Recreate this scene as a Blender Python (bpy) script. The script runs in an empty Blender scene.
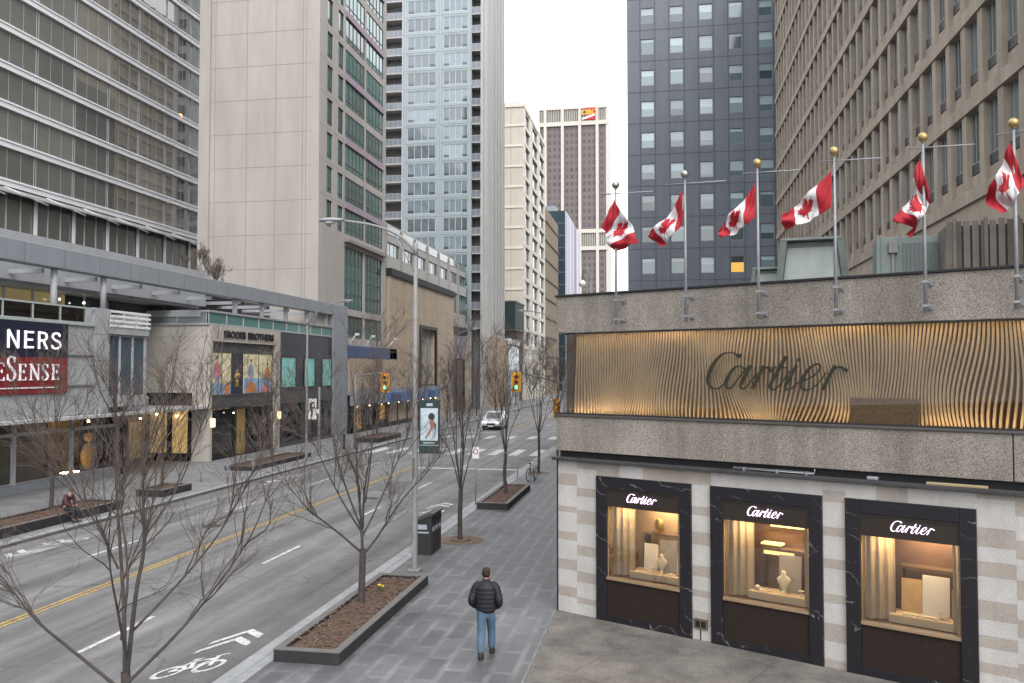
import bpy, bmesh, math, random
from mathutils import Vector, Matrix
R = math.radians
rnd = random.Random(7)
scene = bpy.context.scene
COL = scene.collection

# ------------------------------------------------------------------ materials
MATS = {}
def srgb(r, g, b):
    f = lambda c: (c/255/12.92) if c/255 <= .04045 else ((c/255+.055)/1.055)**2.4
    return (f(r), f(g), f(b))

def mat(name, col, rough=.7, var=.18, scale=2.0, streak=0., bump=0., spec=.5, metal=0., ior=1.5,
        rand=0., emit=None, estr=0., fine=0., coat=0.):
    """Principled material: colour mottled by world-space noise, optional rain streaks, grain, bump."""
    if name in MATS: return MATS[name]
    m = bpy.data.materials.new(name); m.use_nodes = True
    nt = m.node_tree; N = nt.nodes; L = nt.links
    b = N['Principled BSDF']
    b.inputs['Roughness'].default_value = rough
    b.inputs['Metallic'].default_value = metal
    b.inputs['IOR'].default_value = ior
    b.inputs['Specular IOR Level'].default_value = spec
    if coat: b.inputs['Coat Weight'].default_value = coat
    geo = N.new('ShaderNodeNewGeometry')
    val = None
    def mul(a, bb):
        n = N.new('ShaderNodeMath'); n.operation = 'MULTIPLY'; L.new(a, n.inputs[0]); L.new(bb, n.inputs[1]); return n.outputs[0]
    def noise(sc, amt, stretch=None, detail=5):
        t = N.new('ShaderNodeTexNoise'); t.inputs['Scale'].default_value = sc; t.inputs['Detail'].default_value = detail
        t.inputs['Roughness'].default_value = .62
        if stretch:
            mp = N.new('ShaderNodeMapping'); mp.inputs['Scale'].default_value = stretch
            L.new(geo.outputs['Position'], mp.inputs['Vector']); L.new(mp.outputs[0], t.inputs['Vector'])
        else: L.new(geo.outputs['Position'], t.inputs['Vector'])
        r = N.new('ShaderNodeMapRange'); r.inputs['From Min'].default_value = .25; r.inputs['From Max'].default_value = .75
        r.inputs['To Min'].default_value = 1-amt; r.inputs['To Max'].default_value = 1+amt
        L.new(t.outputs['Fac'], r.inputs['Value']); return r.outputs[0], t.outputs['Fac']
    raw = None
    if var:
        val, raw = noise(scale, var)
    if streak:
        s, _ = noise(1.0, streak, (1.6, 1.6, .09)); val = mul(val, s) if val else s
    if fine:
        s, raw = noise(38, fine, None, 2); val = mul(val, s) if val else s
    if rand:
        oi = N.new('ShaderNodeObjectInfo'); r = N.new('ShaderNodeMapRange')
        r.inputs['To Min'].default_value = 1-rand; r.inputs['To Max'].default_value = 1+rand
        L.new(oi.outputs['Random'], r.inputs['Value']); val = mul(val, r.outputs[0]) if val else r.outputs[0]
    if val:
        v = N.new('ShaderNodeVectorMath'); v.operation = 'SCALE'; v.inputs[0].default_value = col
        L.new(val, v.inputs['Scale']); L.new(v.outputs[0], b.inputs['Base Color'])
    else: b.inputs['Base Color'].default_value = (*col, 1)
    if bump and raw:
        bp = N.new('ShaderNodeBump'); bp.inputs['Strength'].default_value = bump; bp.inputs['Distance'].default_value = .02
        L.new(raw, bp.inputs['Height']); L.new(bp.outputs[0], b.inputs['Normal'])
    if emit:
        b.inputs['Emission Color'].default_value = (*emit, 1); b.inputs['Emission Strength'].default_value = estr
    MATS[name] = m
    return m

def clear_glass(name, tint=(1, 1, 1), k=1.6, rough=.01):
    if name in MATS: return MATS[name]
    m = bpy.data.materials.new(name); m.use_nodes = True
    nt = m.node_tree; N = nt.nodes; L = nt.links; N.clear()
    o = N.new('ShaderNodeOutputMaterial'); tr = N.new('ShaderNodeBsdfTransparent'); gl = N.new('ShaderNodeBsdfGlossy')
    tr.inputs[0].default_value = (*tint, 1); gl.inputs['Roughness'].default_value = rough
    fr = N.new('ShaderNodeFresnel'); fr.inputs['IOR'].default_value = 1.5
    mu = N.new('ShaderNodeMath'); mu.operation = 'MULTIPLY'; mu.use_clamp = True; mu.inputs[1].default_value = k
    mx = N.new('ShaderNodeMixShader')
    L.new(fr.outputs[0], mu.inputs[0]); L.new(mu.outputs[0], mx.inputs[0]); L.new(tr.outputs[0], mx.inputs[1]); L.new(gl.outputs[0], mx.inputs[2])
    L.new(mx.outputs[0], o.inputs[0]); MATS[name] = m; return m

# ------------------------------------------------------------------ mesh builder
class MB:
    def __init__(s, M=None): s.v = []; s.f = []; s.m = []; s.M = M; s.smooth = []
    def add(s, vs, fs, mi=0, smooth=False):
        b = len(s.v); M = s.M
        for p in vs:
            p = Vector(p); s.v.append(tuple(M @ p) if M else tuple(p))
        for f in fs: s.f.append([b+i for i in f]); s.m.append(mi); s.smooth.append(smooth)
    def box(s, x0, x1, y0, y1, z0, z1, mi=0):
        if x0 > x1: x0, x1 = x1, x0
        if y0 > y1: y0, y1 = y1, y0
        if z0 > z1: z0, z1 = z1, z0
        s.add([(x0,y0,z0),(x1,y0,z0),(x1,y1,z0),(x0,y1,z0),(x0,y0,z1),(x1,y0,z1),(x1,y1,z1),(x0,y1,z1)],
              [(0,3,2,1),(4,5,6,7),(0,1,5,4),(1,2,6,5),(2,3,7,6),(3,0,4,7)], mi); return s
    def bbox(s, x0, x1, y0, y1, z0, z1, b=.01, mi=0):
        """box with chamfered edges"""
        bm = bmesh.new(); bmesh.ops.create_cube(bm, size=1)
        for v in bm.verts: v.co = Vector(((x0+x1)/2+v.co.x*abs(x1-x0), (y0+y1)/2+v.co.y*abs(y1-y0), (z0+z1)/2+v.co.z*abs(z1-z0)))
        bmesh.ops.bevel(bm, geom=bm.edges[:], offset=b, segments=2, profile=.5, affect='EDGES')
        bm.verts.index_update()
        s.add([v.co[:] for v in bm.verts], [[v.index for v in f.verts] for f in bm.faces], mi); bm.free(); return s
    def quad(s, a, b, c, d, mi=0): s.add([a, b, c, d], [(0, 1, 2, 3)], mi); return s
    def prism(s, poly, z0, z1, mi=0):
        n = len(poly)
        s.add([(x,y,z0) for x,y in poly]+[(x,y,z1) for x,y in poly],
              [list(range(n))[::-1], list(range(n,2*n))]+[(i,(i+1)%n,n+(i+1)%n,n+i) for i in range(n)], mi); return s
    def xprism(s, prof, x0, x1, mi=0):
        """profile of (y,z) points swept along x"""
        n = len(prof)
        s.add([(x0,y,z) for y,z in prof]+[(x1,y,z) for y,z in prof],
              [list(range(n)), list(range(n,2*n))[::-1]]+[(i,n+i,n+(i+1)%n,(i+1)%n) for i in range(n)], mi); return s
    def yprism(s, prof, y0, y1, mi=0):
        n = len(prof)
        s.add([(x,y0,z) for x,z in prof]+[(x,y1,z) for x,z in prof],
              [list(range(n)), list(range(n,2*n))[::-1]]+[(i,n+i,n+(i+1)%n,(i+1)%n) for i in range(n)], mi); return s
    def tube(s, pts, rad, n=8, mi=0, cap=True, smooth=True):
        pts = [Vector(p) for p in pts]
        if not hasattr(rad, '__len__'): rad = [rad]*len(pts)
        vs = []; fs = []; up = None
        for i, p in enumerate(pts):
            d = (pts[min(i+1,len(pts)-1)]-pts[max(i-1,0)])
            if d.length < 1e-9: d = Vector((0,0,1))
            d.normalize()
            if up is None:
                up = d.orthogonal().normalized()
            else:
                up = up-d*up.dot(d)
                up = up.normalized() if up.length > 1e-6 else d.orthogonal().normalized()
            w = d.cross(up)
            for k in range(n):
                a = 2*math.pi*k/n; vs.append(p+(up*math.cos(a)+w*math.sin(a))*rad[i])
        for i in range(len(pts)-1):
            for k in range(n): fs.append((i*n+k, i*n+(k+1)%n, (i+1)*n+(k+1)%n, (i+1)*n+k))
        if cap: fs.append(tuple(range(n))[::-1]); fs.append(tuple(range((len(pts)-1)*n, len(pts)*n)))
        s.add(vs, fs, mi, smooth); return s
    def loft(s, rings, n=16, mi=0, smooth=True, cap=True):
        """rings of (cx,cy,cz,rx,ry) ellipses stacked"""
        vs = []; fs = []
        for cx,cy,cz,rx,ry in rings:
            for k in range(n):
                a = 2*math.pi*k/n; vs.append((cx+rx*math.cos(a), cy+ry*math.sin(a), cz))
        for i in range(len(rings)-1):
            for k in range(n): fs.append((i*n+k, i*n+(k+1)%n, (i+1)*n+(k+1)%n, (i+1)*n+k))
        if cap: fs.append(tuple(range(n))[::-1]); fs.append(tuple(range((len(rings)-1)*n, len(rings)*n)))
        s.add(vs, fs, mi, smooth); return s
    def ball(s, c, r, n=12, m=8, mi=0, sc=(1,1,1)):
        rings = []
        for i in range(m+1):
            a = -math.pi/2+math.pi*i/m; rr = max(math.cos(a), .02)
            rings.append((c[0], c[1], c[2]+r*sc[2]*math.sin(a), r*sc[0]*rr, r*sc[1]*rr))
        return s.loft(rings, n, mi)
    def disc(s, c, r, n=24, mi=0):
        s.add([(c[0]+r*math.cos(2*math.pi*k/n), c[1]+r*math.sin(2*math.pi*k/n), c[2]) for k in range(n)], [tuple(range(n))], mi); return s
    def torus(s, c, R_, r, ax='x', n=28, k=8, mi=0):
        pts = []
        for i in range(n+1):
            a = 2*math.pi*i/n
            if ax == 'x': pts.append((c[0], c[1]+R_*math.cos(a), c[2]+R_*math.sin(a)))
            elif ax == 'y': pts.append((c[0]+R_*math.cos(a), c[1], c[2]+R_*math.sin(a)))
            else: pts.append((c[0]+R_*math.cos(a), c[1]+R_*math.sin(a), c[2]))
        return s.tube(pts, r, k, mi, cap=False)
    def mesh(s, name, mats, off=Vector((0,0,0))):
        me = bpy.data.meshes.new(name)
        me.from_pydata([tuple(Vector(p)-off) for p in s.v], [], s.f)
        for m in (mats if isinstance(mats, (list, tuple)) else [mats]): me.materials.append(m)
        me.polygons.foreach_set('material_index', s.m)
        me.polygons.foreach_set('use_smooth', s.smooth)
        me.update(); return me
    def build(s, name, mats, parent=None, label=None, off=None):
        off = acc(parent) if off is None else off
        o = bpy.data.objects.new(name, s.mesh(name, mats, off)); COL.objects.link(o)
        if parent: o.parent = parent
        if label: o['label'] = label
        return o

def acc(o):
    v = Vector((0,0,0))
    while o is not None: v += o.location; o = o.parent
    return v
def thing(name, label, cat, loc=(0,0,0), rz=0, group=None):
    o = bpy.data.objects.new(name, None); COL.objects.link(o); o.empty_display_size = .2
    o.location = loc; o.rotation_euler = (0,0,rz); return tag(o, label, cat, group)
def tag(o, label=None, cat=None, group=None, kind=None):
    if label: o['label'] = label
    if cat: o['category'] = cat
    if group: o['group'] = group
    if kind: o['kind'] = kind
    return o
KIDS = {}
def copy_tree(o, loc=None, rz=None, label=None, parent=None):
    c = o.copy(); COL.objects.link(c)
    if parent: c.parent = parent
    for ch in list(o.children): copy_tree(ch, parent=c)
    if loc is not None: c.location = loc
    if rz is not None: c.rotation_euler = (0,0,rz)
    if label: c['label'] = label
    return c
def inst(name, me, parent, M, label=None):
    """a part made from shared mesh data, placed by world matrix M under an unrotated parent"""
    o = bpy.data.objects.new(name, me); COL.objects.link(o); o.parent = parent
    o.matrix_local = Matrix.Translation(-acc(parent)) @ M
    if label: o['label'] = label
    return o
def struct(name, mb, mats, kind='structure'):
    o = mb.build(name, mats); o['kind'] = kind; return o

def frame(o, x, y):
    """matrix with origin o, local x and y axes given, z up"""
    x = Vector(x).normalized(); y = Vector(y).normalized(); z = Vector((0,0,1))
    return Matrix(((x.x,y.x,z.x,o[0]),(x.y,y.y,z.y,o[1]),(x.z,y.z,z.z,o[2]),(0,0,0,1)))
# facade frames: local x runs along the wall, local -y points out of it
def FX_left(X): return frame((X,0,0), (0,1,0), (-1,0,0))      # wall facing +X, local x = world Y
def FX_right(X): return frame((X,0,0), (0,-1,0), (1,0,0))     # wall facing -X, local x = -world Y
def FY(Y): return frame((0,Y,0), (1,0,0), (0,1,0))            # wall facing -Y, local x = world X

def wall_grid(mb, us, zs, holes, depth=.2, mi=0, mfun=None, y=0.):
    """front faces of a wall cut by the lines us, zs; holes(i,j) gives the depth of an opening (or 0)"""
    for i in range(len(us)-1):
        for j in range(len(zs)-1):
            a, b, c, d = us[i], us[i+1], zs[j], zs[j+1]
            m = mfun(i, j) if mfun else mi
            if (i, j) in holes:
                q = depth
                mb.quad((a,y,c),(a,y+q,c),(b,y+q,c),(b,y,c), m); mb.quad((a,y,d),(b,y,d),(b,y+q,d),(a,y+q,d), m)
                mb.quad((a,y,c),(a,y,d),(a,y+q,d),(a,y+q,c), m); mb.quad((b,y,c),(b,y+q,c),(b,y+q,d),(b,y,d), m)
            else:
                mb.quad((a,y,c),(b,y,c),(b,y,d),(a,y,d), m)

WM = {}
def window_meshes(w, h, cols, rows, fw, mats, split=None, tk=.06):
    """frame mesh and pane mesh; local x from 0..w, z 0..h, front at y=0; mats = frame, pane(, upper pane)"""
    key = (round(w,3), round(h,3), str(cols), str(rows), fw, tuple(m.name for m in mats), split, tk)
    if key in WM: return WM[key]
    f = MB(); t = tk
    f.box(0,w,0,t,0,fw); f.box(0,w,0,t,h-fw,h); f.box(0,fw,0,t,fw,h-fw); f.box(w-fw,w,0,t,fw,h-fw)
    cs = [i*w/cols for i in range(1,cols)] if isinstance(cols,int) else [c*w for c in cols]
    rs = [i*h/rows for i in range(1,rows)] if isinstance(rows,int) else [r*h for r in rows]
    for c in cs: f.box(c-fw/2,c+fw/2,t*.08,t*.92,fw,h-fw)
    for r in rs: f.box(fw,w-fw,t*.13,t*.87,r-fw/2,r+fw/2)
    p = MB(); y = tk*.75
    if split:
        p.quad((fw*.5,y,fw*.5),(w-fw*.5,y,fw*.5),(w-fw*.5,y,h*split),(fw*.5,y,h*split),0)
        p.quad((fw*.5,y,h*split),(w-fw*.5,y,h*split),(w-fw*.5,y,h-fw*.5),(fw*.5,y,h-fw*.5),1)
    else: p.quad((fw*.5,y,fw*.5),(w-fw*.5,y,fw*.5),(w-fw*.5,y,h-fw*.5),(fw*.5,y,h-fw*.5),0)
    WM[key] = (f.mesh('window', mats[0]), p.mesh('pane', list(mats[1:])))
    return WM[key]
def window(parent, M, w, h, cols=1, rows=1, fw=.06, mats=None, split=None, label=None, name='window', tk=.06):
    fm, pm = window_meshes(w,h,cols,rows,fw,mats,split,tk)
    o = inst(name, fm, parent, M, label)
    p = bpy.data.objects.new('pane', pm); COL.objects.link(p); p.parent = o
    return o
def T(x, y, z): return Matrix.Translation((x,y,z))

# lettering ---------------------------------------------------------------
def text_mb(body, size, depth=.03, spacing=1.0, shear=0., align='LEFT', bold=0.):
    """built-in font letters as a mesh: local x along, z up, front face at -y; returns (verts, faces, width)"""
    cu = bpy.data.curves.new('t', 'FONT'); cu.body = body; cu.size = size; cu.extrude = depth/2; cu.space_character = spacing
    cu.shear = shear; cu.align_x = align; cu.offset = bold; cu.resolution_u = 4
    o = bpy.data.objects.new('t', cu); COL.objects.link(o)
    dg = bpy.context.evaluated_depsgraph_get(); me = bpy.data.meshes.new_from_object(o.evaluated_get(dg))
    vs = [(v.co.x, -v.co.z-depth/2, v.co.y) for v in me.vertices]; fs = [tuple(p.vertices) for p in me.polygons]
    bpy.data.objects.remove(o); bpy.data.curves.remove(cu); bpy.data.meshes.remove(me)
    return vs, fs
def catmull(pts, n=6):
    out = []
    P = [pts[0]]+list(pts)+[pts[-1]]
    for i in range(1, len(P)-2):
        p0,p1,p2,p3 = P[i-1],P[i],P[i+1],P[i+2]
        for k in range(n):
            t = k/n
            out.append(tuple(.5*((2*b)+(-a+c)*t+(2*a-5*b+4*c-d)*t*t+(-a+3*b-3*c+d)*t**3) for a,b,c,d in zip(p0,p1,p2,p3)))
    out.append(tuple(pts[-1])); return out
def ribbon(mb, pts, depth, mi=0, y=0., n=6, smooth=True):
    """stroke of varying width: pts of (x,z,width); flat ribbon of real thickness in the xz plane, front at y-depth"""
    P = catmull(pts, n) if smooth else pts
    Lf, Rt = [], []
    for i,p in enumerate(P):
        a = P[max(i-1,0)]; b = P[min(i+1,len(P)-1)]
        dx, dz = b[0]-a[0], b[1]-a[1]; l = math.hypot(dx,dz) or 1
        nx, nz = -dz/l, dx/l; w = p[2]/2
        Lf.append((p[0]+nx*w, p[1]+nz*w)); Rt.append((p[0]-nx*w, p[1]-nz*w))
    m = len(P); vs = []
    for yy in (y-depth, y):
        vs += [(x,yy,z) for x,z in Lf]+[(x,yy,z) for x,z in Rt]
    fs = []
    for i in range(m-1):
        fs += [(i,i+1,m+i+1,m+i), (2*m+i,3*m+i,3*m+i+1,2*m+i+1), (i,2*m+i,2*m+i+1,i+1), (m+i,m+i+1,3*m+i+1,3*m+i)]
    fs += [(0,m,3*m,2*m), (m-1,3*m-1,4*m-1,2*m-1)]
    mb.add(vs, fs, mi)
# ------------------------------------------------------------------ world, sun, camera
w = bpy.data.worlds.new('World'); scene.world = w; w.use_nodes = True
nt = w.node_tree; N = nt.nodes; L = nt.links
bg = N['Background']; sky = N.new('ShaderNodeTexSky'); sky.sky_type = 'NISHITA'; sky.sun_disc = False
SUN_EL, SUN_AZ = 46, 148          # azimuth clockwise from +Y
sky.sun_elevation = R(SUN_EL); sky.sun_rotation = R(SUN_AZ); sky.dust_density = 4; sky.air_density = 1.0
hs = N.new('ShaderNodeHueSaturation'); hs.inputs['Saturation'].default_value = .12; hs.inputs['Value'].default_value = .5
L.new(sky.outputs[0], hs.inputs['Color'])
tc = N.new('ShaderNodeTexCoord'); cl = N.new('ShaderNodeTexNoise'); cl.inputs['Scale'].default_value = 2.2; cl.inputs['Detail'].default_value = 6
mp = N.new('ShaderNodeMapping'); mp.inputs['Scale'].default_value = (1,1,2.5); L.new(tc.outputs['Generated'], mp.inputs[0]); L.new(mp.outputs[0], cl.inputs['Vector'])
cr = N.new('ShaderNodeMapRange'); cr.inputs['From Min'].default_value = .3; cr.inputs['From Max'].default_value = .7
cr.inputs['To Min'].default_value = 10.0; cr.inputs['To Max'].default_value = 13.5; L.new(cl.outputs['Fac'], cr.inputs[0])
cc = N.new('ShaderNodeVectorMath'); cc.operation = 'SCALE'; cc.inputs[0].default_value = (.965,.985,1.03); L.new(cr.outputs[0], cc.inputs['Scale'])
ad = N.new('ShaderNodeVectorMath'); ad.operation = 'ADD'; L.new(hs.outputs[0], ad.inputs[0]); L.new(cc.outputs[0], ad.inputs[1])
L.new(ad.outputs[0], bg.inputs['Color']); bg.inputs['Strength'].default_value = .15
sl = bpy.data.lights.new('sun', 'SUN'); sl.energy = 1.1; sl.angle = R(25); sl.color = (1,.96,.9)
so = bpy.data.objects.new('sun', sl); COL.objects.link(so)
az = R(SUN_AZ); el = R(SUN_EL)
so.rotation_euler = Vector((math.sin(az)*math.cos(el), math.cos(az)*math.cos(el), math.sin(el))).to_track_quat('Z','Y').to_euler()
cam = bpy.data.cameras.new('camera'); co = bpy.data.objects.new('camera', cam); COL.objects.link(co)
cam.sensor_width = 36; cam.lens = 36*850/1024; cam.clip_end = 5000; cam.clip_start = .1
co.location = (0,0,5.8); co.rotation_euler = (R(90+1.988), 0, R(10.002)); scene.camera = co
vs = scene.view_settings; vs.view_transform = 'Standard'; vs.look = 'None'; vs.exposure = .28; vs.gamma = 1; vs.use_curve_mapping = False
scene.cycles.use_denoising = True; scene.cycles.max_bounces = 7; scene.cycles.diffuse_bounces = 4; scene.cycles.glossy_bounces = 4
scene.cycles.transparent_max_bounces = 12; scene.cycles.caustics_reflective = False; scene.cycles.caustics_refractive = False
scene.cycles.sample_clamp_indirect = 6

# ------------------------------------------------------------------ common materials
M_conc   = mat('exposed_aggregate', (.215,.192,.168), .9, .2, .9, .3, .5, spec=.25, fine=.6)
M_capdark= mat('dark_coping', (.022,.022,.024), .6, .2, spec=.25)
M_ledge  = mat('ledge_slate', (.045,.044,.046), .6, .3, 3, spec=.3)
M_steel  = mat('galvanised_steel', (.27,.275,.29), .5, .12, 6, metal=.35)
M_pole   = mat('painted_grey_steel', (.22,.22,.215), .6, .15, 4, .15, spec=.3)
M_gold   = mat('gilt_ball', (.40,.29,.13), .42, .15, 20, metal=.7)
M_silverball = mat('tarnished_ball', (.35,.33,.3), .3, .1, metal=.9)
M_white  = mat('white_paint', (.72,.72,.72), .5, .08)
M_black  = mat('black_paint', (.013,.014,.015), .5, .2, spec=.25)
M_darkglass = mat('dark_glass', (.012,.014,.016), .04, 0, ior=1.7)
M_paleglass = mat('rail_glass', (.16,.2,.19), .08, .1, .6, ior=1.6)
M_warmroom = mat('warm_room', (.3,.2,.1), .7, .7, 1.2, emit=(1,.62,.28), estr=.10)
M_grey   = mat('grey_metal_panel', (.235,.25,.275), .5, .07, .7, .08)
M_grey2  = mat('grey_panel_light', (.33,.34,.355), .55, .07, .7, .08)
M_lamp   = mat('warm_lamp', (1,.8,.5), .5, 0, emit=(1,.72,.38), estr=22)
M_lampw  = mat('white_lamp', (1,.9,.8), .5, 0, emit=(1,.80,.5), estr=9)
M_display = mat('display_strip', (1,.8,.5), .5, 0, emit=(1,.74,.42), estr=55)
M_strip = mat('amber_strip', (1,.7,.4), .5, 0, emit=(1,.74,.42), estr=11)
M_strips = mat('amber_strip_strong', (1,.7,.4), .5, 0, emit=(1,.74,.42), estr=11)
M_signw  = mat('lit_white_letters', (.9,.9,.9), .5, 0, emit=(.93,.88,1), estr=.75)
M_rubber = mat('rubber', (.02,.02,.02), .8, .2)

# ------------------------------------------------------------------ ground, road, pavements
def ground_material(name, build):
    m = bpy.data.materials.new(name); m.use_nodes = True; nt = m.node_tree
    b = nt.nodes['Principled BSDF']; build(nt.nodes, nt.links, b); MATS[name] = m; return m
def nn(N, L, sc, src, stretch=None, detail=5, rough=.6):
    t = N.new('ShaderNodeTexNoise'); t.inputs['Scale'].default_value = sc; t.inputs['Detail'].default_value = detail; t.inputs['Roughness'].default_value = rough
    if stretch:
        m = N.new('ShaderNodeMapping'); m.inputs['Scale'].default_value = stretch; L.new(src, m.inputs[0]); L.new(m.outputs[0], t.inputs['Vector'])
    else: L.new(src, t.inputs['Vector'])
    return t.outputs['Fac']
def rng(N, L, v, a, b, c, d):
    r = N.new('ShaderNodeMapRange'); r.inputs['From Min'].default_value=a; r.inputs['From Max'].default_value=b
    r.inputs['To Min'].default_value=c; r.inputs['To Max'].default_value=d; L.new(v, r.inputs[0]); return r.outputs[0]
def mth(N, L, op, a, b):
    m = N.new('ShaderNodeMath'); m.operation = op
    for i, q in enumerate((a,b)):
        if hasattr(q,'links') or hasattr(q,'is_linked'): L.new(q, m.inputs[i])
        else: m.inputs[i].default_value = q
    return m.outputs[0]
def scalecol(N, L, col, fac):
    v = N.new('ShaderNodeVectorMath'); v.operation='SCALE'; v.inputs[0].default_value = col; L.new(fac, v.inputs['Scale']); return v.outputs[0]
def bump(N, L, b, h, s, d=.01):
    bp = N.new('ShaderNodeBump'); bp.inputs['Strength'].default_value=s; bp.inputs['Distance'].default_value=d; L.new(h,bp.inputs['Height']); L.new(bp.outputs[0], b.inputs['Normal'])

def asphalt(N, L, b):
    g = N.new('ShaderNodeNewGeometry').outputs['Position']
    sep = N.new('ShaderNodeSeparateXYZ'); L.new(g, sep.inputs[0]); x = sep.outputs[0]
    blot = rng(N,L, nn(N,L,.35,g,(1,.35,1)), .3,.7,.82,1.15)
    tracks = nn(N,L,1.0,g,(1.5,.02,1),3)                    # worn wheel tracks along the street
    tr = rng(N,L,tracks,.35,.65,.70,1.34)
    grain = rng(N,L, nn(N,L,60,g,None,2), .3,.7,.78,1.22)
    f = mth(N,L,'MULTIPLY', mth(N,L,'MULTIPLY',blot,tr), grain)
    # newer darker strip of asphalt beside the right-hand kerb, with a wavering edge
    wob = mth(N,L,'MULTIPLY', mth(N,L,'SUBTRACT', nn(N,L,.8,g),.5), .5)
    e = mth(N,L,'ADD', x, wob)
    patch = rng(N,L,e,-10.05,-9.8,1.0,.68)
    f = mth(N,L,'MULTIPLY', f, patch)
    # cracks
    vor = N.new('ShaderNodeTexVoronoi'); vor.feature='DISTANCE_TO_EDGE'; vor.inputs['Scale'].default_value=.16
    wv = N.new('ShaderNodeVectorMath'); wv.operation='ADD'; nz = N.new('ShaderNodeTexNoise'); nz.inputs['Scale'].default_value=1.1; nz.inputs['Detail'].default_value=6
    L.new(g,nz.inputs['Vector']); s2 = N.new('ShaderNodeVectorMath'); s2.operation='SCALE'; s2.inputs['Scale'].default_value=1.6; L.new(nz.outputs['Color'], s2.inputs[0])
    L.new(g,wv.inputs[0]); L.new(s2.outputs[0],wv.inputs[1]); L.new(wv.outputs[0],vor.inputs['Vector'])
    f = mth(N,L,'MULTIPLY', f, rng(N,L,vor.outputs['Distance'],0,.006,.5,1))
    f = mth(N,L,'MULTIPLY', f, rng(N,L,nn(N,L,2.2,g,(1,.35,1),7,.75),.34,.66,.82,1.14))
    f = mth(N,L,'MULTIPLY', f, rng(N,L,nn(N,L,1.6,g,None,3),.66,.74,1,.72))
    L.new(scalecol(N,L,(.138,.136,.136),f), b.inputs['Base Color'])
    b.inputs['Roughness'].default_value=.62; L.new(rng(N,L,nn(N,L,.5,g),.3,.7,.5,.75), b.inputs['Roughness'])
    bump(N,L,b,nn(N,L,90,g,None,2),.35)
M_asphalt = ground_material('asphalt', asphalt)

def pavers(N, L, b):
    g = N.new('ShaderNodeNewGeometry').outputs['Position']
    mp = N.new('ShaderNodeMapping'); mp.inputs['Rotation'].default_value=(0,0,R(90)); L.new(g, mp.inputs[0])
    def brick(mortar, smooth):
        t = N.new('ShaderNodeTexBrick'); t.inputs['Scale'].default_value=1; t.inputs['Brick Width'].default_value=1.25; t.inputs['Row Height'].default_value=.47
        t.inputs['Mortar Size'].default_value=mortar; t.inputs['Mortar Smooth'].default_value=smooth; t.offset=.5
        t.inputs['Color1'].default_value=(.8,.8,.8,1); t.inputs['Color2'].default_value=(1.2,1.2,1.2,1); t.inputs['Mortar'].default_value=(1,1,1,1)
        L.new(mp.outputs[0], t.inputs['Vector']); return t
    fine = brick(.006,.1); wide = brick(.10,.9)
    # dried salt left along the joints, broken up by noise
    salt = mth(N,L,'MULTIPLY', wide.outputs['Fac'], rng(N,L,nn(N,L,1.3,g,(1,.6,1)),.34,.62,0,1))
    salt = mth(N,L,'MULTIPLY', salt, rng(N,L,nn(N,L,9,g),.3,.7,.45,1.1))
    damp = mth(N,L,'MULTIPLY', rng(N,L,nn(N,L,.42,g),.3,.7,.68,1.25), rng(N,L,nn(N,L,2.6,g,None,7,.7),.3,.7,.8,1.18))
    sl = N.new('ShaderNodeSeparateColor'); L.new(fine.outputs['Color'], sl.inputs[0])
    base = mth(N,L,'MULTIPLY', sl.outputs[0], damp)
    base = mth(N,L,'MULTIPLY', base, rng(N,L,nn(N,L,28,g,None,3),.3,.7,.7,1.3))
    base = mth(N,L,'MULTIPLY', base, rng(N,L,fine.outputs['Fac'],0,1,1,.4))
    vg = N.new('ShaderNodeTexVoronoi'); vg.inputs['Scale'].default_value=2.3; L.new(g,vg.inputs['Vector'])     # old gum spots
    base = mth(N,L,'MULTIPLY', base, rng(N,L,vg.outputs['Distance'],.05,.075,.62,1))
    f = mth(N,L,'ADD', base, mth(N,L,'MULTIPLY', salt, .95))
    L.new(scalecol(N,L,(.098,.099,.103),f), b.inputs['Base Color'])
    L.new(rng(N,L,base,.6,1.4,.42,.68), b.inputs['Roughness'])
    bump(N,L,b,rng(N,L,fine.outputs['Fac'],0,1,1,0),.3,.006)
M_pavers = ground_material('granite_pavers', pavers)

def plazam(N, L, b):
    g = N.new('ShaderNodeNewGeometry').outputs['Position']
    f = mth(N,L,'MULTIPLY', rng(N,L,nn(N,L,.8,g,None,9,.75),.34,.66,.48,1.45), rng(N,L,nn(N,L,30,g,None,3),.3,.7,.75,1.25))
    t = N.new('ShaderNodeTexBrick'); t.inputs['Scale'].default_value=1; t.inputs['Brick Width'].default_value=2.9; t.inputs['Row Height'].default_value=2.9
    t.inputs['Mortar Size'].default_value=.012; t.offset=0; mp = N.new('ShaderNodeMapping'); mp.inputs['Rotation'].default_value=(0,0,R(28)); mp.inputs['Location'].default_value=(.6,.9,0)
    L.new(g,mp.inputs[0]); L.new(mp.outputs[0],t.inputs['Vector'])
    f = mth(N,L,'MULTIPLY', f, rng(N,L,t.outputs['Fac'],0,1,1,.6))
    spots = rng(N,L,nn(N,L,5,g,None,4,.8),.62,.75,1,1.5)
    f = mth(N,L,'MULTIPLY',f,spots)
    L.new(scalecol(N,L,(.122,.110,.098),f), b.inputs['Base Color']); b.inputs['Roughness'].default_value=.8
    bump(N,L,b,nn(N,L,60,g,None,3),.4)
M_plaza = ground_material('plaza_concrete', plazam)
M_kerb = mat('kerb_granite', (.24,.245,.25), .7, .25, 2.5, fine=.2)
M_kerbd = mat('kerb_dark_face', (.09,.085,.08), .8, .3, 2)
M_walkL = mat('left_pavement_stone', (.17,.17,.175), .7, .3, .9, fine=.2)
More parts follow.
